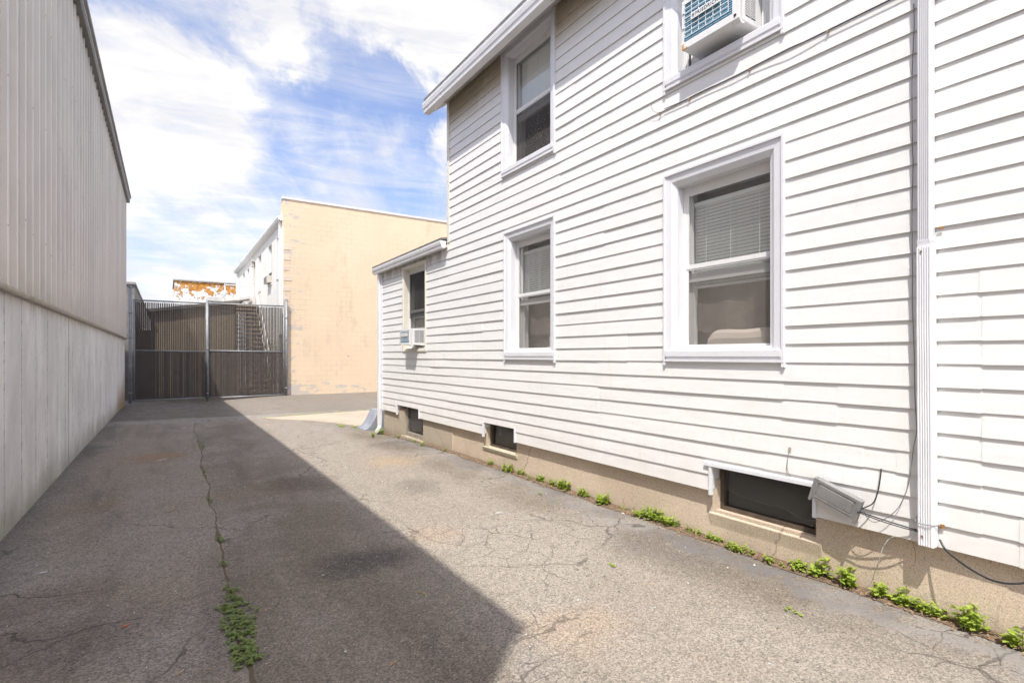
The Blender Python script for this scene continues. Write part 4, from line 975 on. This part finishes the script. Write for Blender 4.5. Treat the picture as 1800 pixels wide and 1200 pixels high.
def leaf(x0, x1, label, zl, zrr):
    gt = thing('gate_leaf', ((x0 + x1) / 2, YG, -1.45), label, 'gate', 'gate leaves')
    zb = -1.43; r = .024
    mb = MB(); mb.tube([(x0, YG, zb), (x0, YG, zl), ], r, 8); mb.tube([(x1, YG, zb), (x1, YG, zrr)], r, 8)
    mb.tube([(x0, YG, zl), (x1, YG, zrr)], r, 8); mb.tube([(x0, YG, zb), (x1, YG, zb + .02)], r, 8); mb.tube([(x0, YG, .17), (x1, YG, .14)], r, 8); mb.build('frame', GALV, gt)
    mb = MB(); x = x0 + .04; k = 0
    while x < x1 - .03:
        zt2 = lerp(zl, zrr, (x - x0) / (x1 - x0)) - .05
        j = rnd.uniform(-.004, .004); x_ = x + j
        if not (zrr < zl + .0 and x > x1 - .0): mb.box(x_ - .0235, x_ + .0235, YG - .003, YG + .003, zb + .03, .15); mb.box(x_ - .0165, x_ + .0165, YG - .003, YG + .003, .152, zt2 - rnd.random() * .02)
        x += .0505; k += 1
    mb.build('privacy_slats', SLAT, gt)
    mb = MB(); h = zl - zb; wdt = x1 - x0; wr = .0017; st = .0505 * 1.0
    s = -h
    def seg(a, b, yo): mb.tube([(a[0], YG + yo, a[1]), (b[0], YG + yo, b[1])], wr, 3, cap=False)
    i = 0
    while s < wdt:
        # rising line x = x0+s + t , z = zb + t
        t0 = max(0, -s); t1 = min(h, wdt - s)
        if t1 > t0 + .02:
            seg((x0 + s + t0, zb + t0), (x0 + s + t1, zb + t1), -.007); seg((x1 - s - t0, zb + t0), (x1 - s - t1, zb + t1), -.0095)
        s += st
    mb.build('chain_link', WIREC, gt, recalc=False)
xa, xm2, xb = gxx(236), gxx(364.5), gxx(499)
leaf(xa, xm2 - .03, 'left chain link gate leaf with dark brown privacy slats', gzz(236, 527), gzz(364, 533)); leaf(xm2 + .03, xb, 'right chain link gate leaf with brown slats before the stairs', gzz(366, 533), gzz(500, 538))
mb = MB(); mb.tube([(xm2, YG - .05, gz(xm2, YG)), (xm2, YG - .05, gzz(364, 531))], .03, 10)
for z in (-1.3, .2): mb.tube([(xm2, YG - .05, z), (xm2, YG - .05, z + .06)], .042, 10)
mb.build('drop_rod', GALV, label='galvanised drop rod standing where the two gate leaves meet', cat='rod')

# ------------------------------------------------------------------ peach block building
pb = thing('block_building', (7, 28, -1.5), 'peach painted block building with white windowed side behind the gate', 'building')
YB = 20.93; XB = gxx(497.5, YB); zT = 277 / 940 * 19.5; XB2 = XB + 14
mb = MB(); mb.box(XB, XB2, YB, YB + .2, -1.9, zT - .02); mb.box(XB, XB + .14, YB + .2, YB + .5, -1.9, zT - .02); mb.build('front_wall', PEACH, pb)
mb = MB(); mb.box(XB - .03, XB2, YB - .03, YB + .24, zT - .02, zT + .07)
for k in range(8): mb.box(XB + .9 + k * 1.7, XB + 1.02 + k * 1.7, YB - .036, YB + .24, zT - .025, zT + .075)
mb.build('coping', m_trim('pale_metal_coping', (.66, .65, .66), .3), pb)
QM = m_block('faded_peach_block', (.76, .61, .46), (.68, .58, .48), axis='x')
k = 0; z = -1.43
while z < 3.9:
    mb = MB(); mb.box(XB + .02, XB + .22 + .04 * (k % 3), YB - .012, YB + .0, z + .02, z + .185); z += .378; k += 1
    mb.build('quoin', QM, pb)
mb = MB(); mb.tube([(XB + 1.0 * 2.37, YB + .0, -.02), (XB + 2.37, YB - .006, -.02)], .018, 8); mb.build('hole', BLK, pb)
XS = XB + .02; YS2 = YB + 15.3; zg2 = 5.0
def yS(px): a, b, c = ray(px, 600); return b / a * XS
def zS(px, py): a, b, c = ray(px, py); return c / a * XS
wn = []
for (p0, p1, yt, yb_) in [(486.6, 491, 417, 489), (471.5, 477.6, 431, 500), (454.2, 459.2, 449, 511), (434.4, 438.2, 472, 525), (426.5, 430.2, 480, 531)]:
    wn.append([yS(p1), yS(p0), zS((p0 + p1) / 2, yb_), zS((p0 + p1) / 2, yt)])
door = [yS(448.6), yS(444.0), 2.3, zS(446, 462)]
mb = MB(); wallbody(mb, XS, XS + .2, YB + .5, YS2, -1.9, zg2 + .1, wn + [door]); mb.box(XS, XS + 9, YS2 - .2, YS2, -1.9, zg2); mb.build('side_wall', WBLK, pb)
PANEG = m_glass('side_window_glass', (.6, .68, .75), .05, 1.4)
for i, q in enumerate(wn):
    mb = MB(); ringframe(mb, tuple(q), [(0, XS + .14), (0, XS + .09), (.04, XS + .09), (.04, XS + .14)]); mb.box(XS - .03, XS + .12, q[0] - .03, q[1] + .03, q[2] - .05, q[2] + .0)
    f = mb.build('window', SASH, pb)
    mb = MB(); mb.box(XS + .115, XS + .125, q[0] + .04, q[1] - .04, q[2] + .04, q[3] - .04); mb.build('pane', worn('pale_blue_window_panel', (.50, .54, .60), (.42, .46, .52), .25), f)
    if i == 1:
        mb = MB(); h = q[3] - q[2]; mb.box(XS + .02, XS + .115, q[0] + .04, q[1] - .04, q[2] + h * .22, q[2] + h * .30); mb.build('dark_gap', BLK, f)
        t = thing('air_conditioner', (XS - .1, (q[0] + q[1]) / 2, q[2] + .02), 'small tilted grey air conditioner in the second window of the far white wall', 'air conditioner', 'window air conditioners')
        mb = MB(); mb.box(XS - .18, XS + .11, q[0] + .05, q[1] - .05, q[2] + .03, q[2] + h * .2); mb.build('body', BEIGEM, t, bevel=.01)
        mb = MB(); [mb.box(XS - .186, XS - .181, q[0] + .08, q[1] - .08, q[2] + .06 + k * .05, q[2] + .08 + k * .05) for k in range(5)]; mb.build('side_louvres', BLK, t)
mb = MB(); mb.box(XS + .10, XS + .14, door[0], door[1], door[2], door[3]); dd = mb.build('door', worn('grey_door_paint', (.36, .36, .36), (.30, .30, .30), .5), pb)
mb = MB(); mb.box(XS + .06, XS + .10, door[0] + .08, door[0] + .12, door[2] + 1.0, door[2] + 1.1); mb.build('handle', GALV, dd)
mb = MB(); mb.box(XS - .14, XS, door[0] + .25, door[0] + .55, door[3] + .02, door[3] + .10); mb.box(XS - .13, XS - .01, door[0] + .3, door[0] + .5, door[3] - .22, door[3] + .02)
mb.build('wall_lamp', BEIGEM, label='beige lamp on the white side wall above the stair door', cat='lamp', bevel=.01)
mb = MB(); mb.extr([(XS - .15, YB + .12, zg2 - .02), (XS + .02, YB + .12, zg2 - .06), (XS + .02, YB + .12, zg2 + .14), (XS - .19, YB + .12, zg2 + .12), (XS - .19, YB + .12, zg2 + .06)], (0, YS2 - YB, 0)); mb.build('gutter', GUT, pb)
mb = MB(); mb.box(XS - .11, XS + .0, YB + .30, YB + .42, -1.5, zg2 - .02); mb.build('drain_pipe', DRAIN, pb)
mb = MB(); mb.box(XS - .11, XS + .0, YS2 - .5, YS2 - .38, -1.5, zg2 - .02); mb.build('drain_pipe', DRAIN, pb)
mb = MB(); mb.tube([(XS - .03, YB + .02, -1.5), (XS - .03, YB + .02, zg2 - .3)], .022, 8); mb.build('conduit', PLASW, pb)
mb = MB(); mb.box(XS + .1, XB2, YB + .2, YS2, 4.95, 5.05); mb.build('roof', ROOF, pb)
mb = MB(); x_ = XS + .1; mb.box(x_, x_ + .5, YS2 - 1.0, YS2 - .5, 5.0, 5.55); mb.box(x_ - .04, x_ + .54, YS2 - 1.04, YS2 - .46, 5.55, 5.62); mb.build('roof_vent', BEIGEM, pb)

# ------------------------------------------------------------------ stairs
st = thing('staircase', (2.9, 24.5, -1.5), 'brown outdoor staircase climbing beside the white wall behind the gate', 'staircase')
n = 20; xA, xB_ = 2.28, 3.42; yA, yB_ = 22.2, 27.1; za, zb = -1.5, 2.3
mb = MB()
for k in range(n):
    z = lerp(za, zb, (k + 1) / n); y = lerp(yA, yB_, k / n); mb.box(xA, xB_, y, y + .27, z - .05, z)
mb.build('treads', STEPW, st)
for x in (xA - .05, xB_):
    mb = MB(); mb.extr([(x, yA - .05, za - .05), (x, yA + .25, za - .05), (x, yB_ + .1, zb - .28), (x, yB_ + .1, zb + .02), (x, yA - .05, za + .22)], (.05, 0, 0)); mb.build('stringer', worn('white_stringer', (.6, .58, .54), (.4, .36, .3), .7) if x > 3 else STEPW, st)
mb = MB(); mb.box(xA, XS - .02, yB_, yB_ + 2.6, zb - .12, zb); [mb.box(xx, xx + .1, yy, yy + .1, -1.6, zb - .12) for xx in (xA, 3.35) for yy in (yB_ + .05, yB_ + 2.4)]; mb.build('landing', STEPW, st)
mb = MB()
for z in (zb + .52, zb + 1.0): mb.tube([(xA, yB_ + 1.1, z), (XS - .1, yB_ + 1.1, z)], .022, 6)
for z in (zb + .52, zb + 1.0): mb.tube([(xA, yB_ + .05, z), (xA, yB_ + 2.5, z)], .022, 6)
mb.tube([(XS - .12, yB_ + 1.1, zb), (XS - .12, yB_ + 1.1, zb + 1.05)], .022, 6); mb.tube([(xA, yB_ + 1.1, zb), (xA, yB_ + 1.1, zb + 1.05)], .022, 6)
mb.tube([(xB_ + .02, yA + .1, za + 1.0), (xB_ + .02, yB_, zb + .95)], .022, 6); [mb.tube([(xB_ + .02, lerp(yA, yB_, u), lerp(za, zb, u)), (xB_ + .02, lerp(yA, yB_, u), lerp(za, zb, u) + 1.0)], .02, 6) for u in (.05, .45, .97)]
mb.build('railing', PLASW, st)

# ------------------------------------------------------------------ shed, panel, walls behind
sh = thing('shed', (.9, 26, -1.5), 'tan brown shed with a single sloping grey roof behind the gate', 'shed')
mb = MB(); sx0, sx1, sy = -.45, 2.24, 22.9
mb.hexa([(sx0, sy, -1.6), (sx1, sy, -1.6), (sx1, sy + 5, -1.6), (sx0, sy + 5, -1.6), (sx0, sy, 1.55), (sx1, sy, 2.02), (sx1, sy + 5, 2.02), (sx0, sy + 5, 1.55)]); mb.build('wall', SHED, sh)
mb = MB(); mb.hexa([(sx0 - .15, sy - .15, 1.53), (sx1 + .02, sy - .15, 2.0), (sx1 + .02, sy + 5, 2.0), (sx0 - .15, sy + 5, 1.53), (sx0 - .15, sy - .15, 1.64), (sx1 + .02, sy - .15, 2.11), (sx1 + .02, sy + 5, 2.11), (sx0 - .15, sy + 5, 1.64)]); mb.build('roof', worn('grey_brown_roof', (.20, .18, .165), (.15, .14, .13), .8), sh)
for x in (sx0 + .02, sx1 - .07): mb = MB(); mb.box(x, x + .05, sy - .02, sy, -1.5, 1.5 + (x - sx0) * .17); mb.build('corner_board', BROWN, sh)
mb = MB(); mb.box(-1.0, -.46, 22.8, 22.86, -1.6, .90); [mb.box(x, x + .03, 22.78, 22.8, -1.6, .92) for x in (-1.0, -.75, -.53)]; mb.build('board_fence', BROWN, label='dark brown board fence panel behind the left gate leaf', cat='fence')
mb = MB(); mb.box(-1.25, -.92, 22.3, 46, -1.6, 2.42); bwl = mb.build('block_wall', GBLK, label='grey concrete block wall receding behind the warehouse corner', cat='wall')
mb = MB(); mb.box(-1.28, -.89, 22.25, 46, 2.42, 2.50); mb.build('coping', worn('grey_coping', (.36, .35, .33), (.28, .27, .26), .8), bwl)
rb = thing('rusty_building', (2.5, 46, -1.5), 'distant building with white paint flaking off orange rust', 'building')
mb = MB(); mb.box(.46, 9.0, 44, 50, -1.6, 5.25); mb.build('wall', RUST, rb)
mb = MB(); mb.box(.38, 9.1, 43.92, 50.1, 5.25, 5.33); mb.build('coping', worn('grey_roof_edge', (.45, .45, .44), (.35, .35, .34), .7), rb)
ln = thing('canopy', (2.6, 31, -1.5), 'small white flat canopy roof between the stairs and the rusty building', 'canopy')
mb = MB(); mb.box(1.75, 3.35, 31.0, 33, 2.78, 2.98); mb.hexa([(2.2, 29.5, 2.55), (3.5, 29.5, 2.85), (3.5, 31, 2.85), (2.2, 31, 2.55), (2.2, 29.5, 2.62), (3.5, 29.5, 2.95), (3.5, 31, 2.95), (2.2, 31, 2.62)]); mb.build('roof', SOFF, ln)
for x, y in ((1.85, 31.1), (3.25, 31.1), (1.85, 32.9), (3.25, 32.9)): mb = MB(); mb.tube([(x, y, -1.5), (x, y, 2.78)], .05, 8); mb.build('pillar', SASH, ln)

# ------------------------------------------------------------------ soil strip and weeds
def soil_strip(pts, wmin, wmax, name, label, side=-1):
    mb = MB(); n = 160; L_ = []
    for i in range(n + 1):
        y = lerp(pts[0], pts[1], i / n); k = .5 + .5 * noise.noise(Vector((y * 2.3, 7, 0))); k2 = .5 + .5 * noise.noise(Vector((y * 9, 3, 0)))
        wd = lerp(wmin, wmax, k * .7 + k2 * .3); L_.append((y, wd))
    for (y0, w0), (y1, w1_) in zip(L_, L_[1:]):
        g0 = gz(XF, y0); g1 = gz(XF, y1)
        mb.face([(XF - w0, y0, g0 + .0035), (XF + .01, y0, g0 + .03), (XF + .01, y1, g1 + .03), (XF - w1_, y1, g1 + .0035)], 0, True)
    return mb.build(name, SOIL, kind='stuff', label=label, cat='soil', recalc=False)
soil_strip((-1.0, 9.7), .015, .13, 'soil', 'brown soil and dry debris gathered along the foundation')
mb = MB()
for i in range(900):
    y = rnd.uniform(-.5, 9.5) if rnd.random() < .35 else rnd.uniform(0, 3.6); x = XF - abs(rnd.gauss(0, .06)) - .01; a = rnd.uniform(0, 6.28); l = rnd.uniform(.006, .03); z = gz(x, y) + .012 + rnd.random() * .012
    d = Vector((math.cos(a), math.sin(a), rnd.uniform(-.15, .15))) * l; p = Vector((x, y, z)); mb.tube([p, p + d * .5 + Vector((0, 0, .002)), p + d], [.0011, .0014, .0007], 4, cap=False)
for i in range(500):
    y = rnd.uniform(-.5, 9.5); x = XF - abs(rnd.gauss(0, .05)) - .01; z = gz(x, y) + .012; s = rnd.uniform(.002, .006); mb.box(x - s, x + s, y - s, y + s, z - s, z + s * .8, 0, )
mb.build('dry_debris', TWIG, kind='stuff', label='dry twigs and crumbs scattered along the foundation', cat='debris', recalc=False)

def leafblade(mb, base, az, el, ln_, wd, curl=.4, lobes=False):
    d = Vector((math.cos(az) * math.cos(el), math.sin(az) * math.cos(el), math.sin(el))); s = Vector((-math.sin(az), math.cos(az), 0)); upv = d.cross(s) * -1
    if upv.z < 0: upv = -upv
    prof = [(0, .10), (.25, .55), (.5, 1.0), (.75, .8), (1.0, .04)]
    if lobes: prof = [(0, .1), (.2, .8), (.33, .45), (.5, 1.0), (.64, .5), (.8, .75), (1.0, .05)]
    L_, R_, M_ = [], [], []
    for u, w_ in prof:
        c = Vector(base) + d * ln_ * u + Vector((0, 0, -curl * ln_ * u * u)); c.z = max(c.z, base[2] - .004)
        L_.append(c + s * wd * w_ + upv * wd * .25 * w_); R_.append(c - s * wd * w_ + upv * wd * .25 * w_); M_.append(c)
    b = len(mb.v); k = len(prof)
    mb.v += [tuple(p) for p in L_ + M_ + R_]
    for i in range(k - 1):
        mb.f.append((b + i, b + i + 1, b + k + i + 1, b + k + i)); mb.f.append((b + k + i, b + k + i + 1, b + 2 * k + i + 1, b + 2 * k + i)); mb.mi += [0, 0]; mb.sm += [True, True]
def weed(px, py, size, label, style=0, flat=False, mt=None, spread=None, cat='weed', group='weeds along the house foundation', off=0.0, n=None):
    X, Y, z = onG(px, py); X += off
    X = min(X, XF - .02) if px > 640 else X
    z = gz(X, Y) + .008
    t = thing('weed', (X, Y, z), label, cat, group); mb = MB(); ms = MB()
    ns = n or int(4 + size * 45); sp = spread or (size * .35, size * .9)
    for i in range(ns):
        bx_, by_ = X + rnd.gauss(0, sp[0] * .5), Y + rnd.gauss(0, sp[1] * .5); bx_ = min(bx_, XF - .012) if px > 640 else bx_
        h = size * rnd.uniform(.25, .9) * (.25 if flat else 1); top = Vector((bx_ + rnd.uniform(-.3, .15) * size, by_ + rnd.uniform(-.3, .3) * size, z + h))
        ms.tube([(bx_, by_, z - .01), tuple((Vector((bx_, by_, z)) + top) / 2 + Vector((0, 0, .1 * h))), top], [.0018, .0014, .001], 4, cap=False)
        whorls = 3 if not flat else 2
        for wv in range(whorls):
            u = (wv + 1) / whorls; c = Vector((bx_, by_, z)).lerp(top, u)
            for k in range(4 if style != 2 else 6):
                az = rnd.uniform(0, 6.28); ll = size * rnd.uniform(.22, .42) * (1.0 if style != 1 else .7); ll = max(ll, .012)
                leafblade(mb, c, az, rnd.uniform(.05, .8) if not flat else rnd.uniform(-.05, .25), ll, ll * (.30 if style == 0 else .42 if style == 1 else .16), rnd.uniform(.1, .6), style == 1)
    mb.build('leaves', mt or LEAF, t, recalc=False); ms.build('stems', mt or LEAF, t, recalc=False)
WD = [
 (668, 762, .14, 'low weed patch under the curved foot of the far downspout', 1, 14), (655, 768, .09, 'small weeds spreading on the asphalt before the far downspout', 1, 10),
 (700, 770, .06, 'tiny weed just left of the grey framed basement window', 1, 6), (729, 777, .055, 'tiny weed under the grey framed basement window', 1, 6), (741, 783, .07, 'bright tuft just right of the grey framed basement window', 1, 8), (780, 793, .05, 'lone sprig at the step in the foundation wall', 1, 5),
 (862, 818, .09, 'thin upright sprig right below the small dark basement window', 2, 5), (891, 829, .10, 'rounded leafy clump right of the thin sprig by the small basement window', 1, 16), (915, 836, .075, 'second small clump right of the small dark basement window', 1, 10), (933, 843, .04, 'pair of tiny sprouts between two clumps on the foundation', 1, 4),
 (948, 847, .085, 'dense clump beside the asphalt crack that meets the foundation', 1, 14), (971, 855, .075, 'small round clump left of the largest mid wall clump', 1, 10), (993, 861, .11, 'largest bushy clump at the middle of the foundation with a tall stalk', 1, 22), (1024, 873, .085, 'long low clump right of the bushy mid wall clump', 1, 16),
 (1062, 888, .12, 'spiky clump with upright blade left of the bare soil stretch', 2, 14), (1095, 898, .04, 'tiny sprout in the bare brown soil', 1, 4), (1127, 910, .08, 'small clump left of the starry clump', 0, 10), (1157, 918, .12, 'starry clump of narrow leaves in dry soil', 2, 16), (1183, 925, .08, 'small sprig right of the starry clump', 0, 8),
 (1225, 941, .06, 'small sprout left of the crack under the wide basement window', 0, 7), (1257, 952, .07, 'low sprig at the crack under the wide basement window', 0, 9), (1285, 967, .07, 'low curled sprig below the wide basement window sill', 0, 8), (1306, 973, .065, 'flat leaved sprig right of the crack below the sill', 0, 8),
 (1352, 992, .07, 'small dark green sprig below the middle of the wide basement window', 0, 9), (1378, 999, .05, 'tiny sprig between two clumps under the tilted grey box', 0, 5), (1407, 1005, .10, 'leafy clump just left of the tall sprout under the grey box', 0, 14), (1441, 1016, .15, 'tall sprout with spread pointed leaves under the grey box', 0, 10), (1488, 1033, .13, 'broad spiky clump right of the tall sprout', 0, 18),
 (1547, 1052, .11, 'rosette clump below the pale green wire', 0, 14), (1588, 1064, .12, 'lobed leaf clump under the ribbed downspout', 1, 18), (1618, 1077, .09, 'broad leaved clump just right of the ribbed downspout foot', 0, 10), (1650, 1088, .10, 'broad leaved clump under the shadow of the sagging cable', 0, 11), (1712, 1112, .14, 'bushy lobed clump second from the right frame edge', 1, 24), (1783, 1138, .13, 'lobed clump at the right frame edge', 1, 16)]
for px, py, s_, lb, stl, n_ in WD:
    near = px > 1340
    weed(px, py, s_ * (.9 if near else 1.0), lb, stl, n=max(3, int(n_ * (.6 if near else 1.25))), spread=(s_ * .25, s_ * (.36 if near else .95)))
weed(1402, 1079, .05, 'tiny lone weed out on the sunlit asphalt at the lower right', 1, True, n=5, off=0, group='weeds out on the asphalt'); weed(1079, 996, .04, 'tiny lone weed on sunlit asphalt well out from the foundation', 1, True, n=4, group='weeds out on the asphalt'); weed(948, 869, .05, 'tiny lone weed on the grey sealant beside the mid wall clumps', 1, True, n=4, group='weeds out on the asphalt')
weed(600, 749, .10, 'flat grass patch at the edge of the pale concrete path', 1, True, n=20, spread=(.12, .28), group='weeds out on the asphalt'); weed(625, 752, .10, 'flat grass patch before the blue grey cheek wall', 1, True, n=14, spread=(.12, .22), group='weeds out on the asphalt')
CW = [(356, 786, .10, .3, 10, 'farthest green tuft in the long asphalt joint'), (357, 812, .05, .2, 5, 'small tuft second from the gate in the long asphalt joint'), (363, 831, .06, .25, 6, 'small tuft third from the gate in the long asphalt joint'), (371, 880, .06, .12, 7, 'sparse tuft midway along the long asphalt joint'),
      (387, 951, .07, .08, 9, 'dull green tuft where the long joint bends'), (392, 992, .05, .07, 6, 'short tuft beside a thin side crack of the long joint'), (406, 1043, .06, .13, 22, 'pale tuft just above the longest weed patch'), (411, 1075, .075, .17, 48, 'upper part of the longest shaded weed patch'), (424, 1108, .08, .15, 50, 'middle of the longest shaded weed patch'), (433, 1150, .08, .13, 50, 'nearest end of the longest shaded weed patch')]
for px, py, s_, sy_, n_, lb in CW: weed(px, py, s_, lb, 1, True, LEAFD, (.075 if py > 1060 else .03, sy_), group='weeds in the long asphalt joint', n=n_)
# weeds along the path edge
mb = MB()
for i in range(140):
    u = rnd.random(); x = lerp(1.9, 4.7, u); y = lerp(13.75, 14.2, u) + rnd.gauss(0, .03)
    if noise.noise(Vector((x * 3, 0, 0))) < -.1: continue
    for k in range(3): leafblade(mb, Vector((x, y, gz(x, y) + .02)), rnd.uniform(0, 6.28), rnd.uniform(.1, .7), .045, .012, .4)
mb.build('grass_line', LEAF, kind='stuff', label='thin line of grass along the far edge of the pale concrete path', cat='grass', recalc=False)
# vine by the right gate post
mb = MB(); ms = MB()
for sidx in range(5):
    x = 3.42 + rnd.uniform(-.08, .05); y = 21.4 + rnd.uniform(-.15, .4); z = -1.5; pth = []
    for k in range(12): pth.append((x + rnd.gauss(0, .05) - .02 * k * (sidx % 2), y, z)); z += .16 + rnd.random() * .04
    ms.tube(pth, .006, 4, cap=False)
    for p in pth:
        for k in range(7): leafblade(mb, Vector(p) + Vector((rnd.gauss(0, .06), rnd.gauss(0, .05), rnd.gauss(0, .06))), rnd.uniform(0, 6.28), rnd.uniform(-.4, .7), .08, .03, .4)
vn = thing('climbing_vine', (3.42, 21.5, -1.5), 'thin green vine climbing behind the right end of the gate', 'vine')
mb.build('leaves', LEAFD, vn, recalc=False); ms.build('stems', TWIG, vn, recalc=False)

# ------------------------------------------------------------------ litter
def scrap(px, py, l, wd, ang_, m, label, name='litter', z_=.004):
    X, Y, z = onG(px, py); z = gz(X, Y) + z_; mb = MB(); d = Vector((math.cos(ang_), math.sin(ang_), 0)); s = Vector((-d.y, d.x, 0)); c = Vector((X, Y, z))
    pts = [c - d * l / 2, c - d * l * .1 + s * wd * .6, c + d * l / 2 + s * wd * .2, c + d * l * .3 - s * wd * .5, c - d * l * .25 - s * wd * .5]
    mb.extr(pts, (0, 0, max(.003, wd * .2))); return mb.build(name, m, label=label, cat='litter')
scrap(221, 1101, .05, .012, .7, REDL, 'small red scrap on the shaded asphalt', 'scrap'); scrap(467, 1073, .03, .012, 1.4, TWIG, 'small tan leaf right of the weeds in the joint', 'dry_leaf')
scrap(286, 808, .18, .012, .75, WHITEL, 'thin pale stick on the rust stained asphalt', 'stick'); scrap(877, 902, .07, .018, -.4, WHITEL, 'white paper scrap on the sunlit asphalt', 'scrap'); scrap(300, 899, .10, .007, .1, TWIG, 'thin straw lying on the left asphalt strip', 'straw')
scrap(75, 1007, .05, .01, .2, WHITEL, 'pale chip near the concrete base wall', 'scrap'); scrap(317, 1183, .05, .008, .8, TWIG, 'short straw at the bottom of the left strip', 'straw'); scrap(691, 1167, .06, .012, .5, TWIG, 'curled dry leaf in the warehouse shadow', 'dry_leaf')
scrap(1326, 994, .03, .012, .5, WHITEL, 'white scrap in the soil under the wide basement window', 'scrap'); scrap(1095, 903, .03, .02, .5, WHITEL, 'white scrap in bare soil by the foundation', 'scrap'); scrap(135, 816, .05, .02, .5, TWIG, 'tan dry leaf at the foot of the base wall joint', 'dry_leaf'); scrap(48, 893, .05, .02, .5, WOODD, 'dark dry leaf near the base wall', 'dry_leaf')
for (p, q, r_, lb) in ((1240, 937, .0025, 'long dry straw leaning on the foundation left of the wide basement window'), (1148, 903, .002, 'dry straw standing behind the starry weed clump')):
    X, Y, z = onG(p, q); X = min(X, XF - .03); z = gz(X, Y); mb = MB(); mb.tube([(X - .06, Y - .05, z + .012), (X, Y, z + .03), (X + .02, Y + .1, z + .06)], r_, 5); mb.build('straw', TWIG, label=lb, cat='litter')
X, Y, z = onG(744, 1046); mb = MB(); mb.tube(catmull([(X - .02, Y + .05, z + .006), (X + .01, Y, z + .008), (X, Y - .04, z + .006)]), .0025, 5); mb.build('straw', worn('yellow_straw', (.5, .4, .08), (.45, .35, .1), .7), label='yellow curved straw on the asphalt inside the warehouse shadow', cat='litter')
mb = MB()
for i in range(1500):
    x = rnd.uniform(-1.0, 3.3); y = rnd.uniform(.6, 9.0); s = rnd.uniform(.0015, .0045); z = gz(x, y) + .001
    mb.box(x - s, x + s, y - s * rnd.uniform(.5, 1.4), y + s, z, z + s, rnd.choice((0, 0, 0, 1, 2, 2, 2, 3, 3, 3)))
mb.build('loose_grit', [TWIG, WHITEL, DARKM, BOXG], kind='stuff', label='loose grit scattered over the alley asphalt', cat='grit', recalc=False)
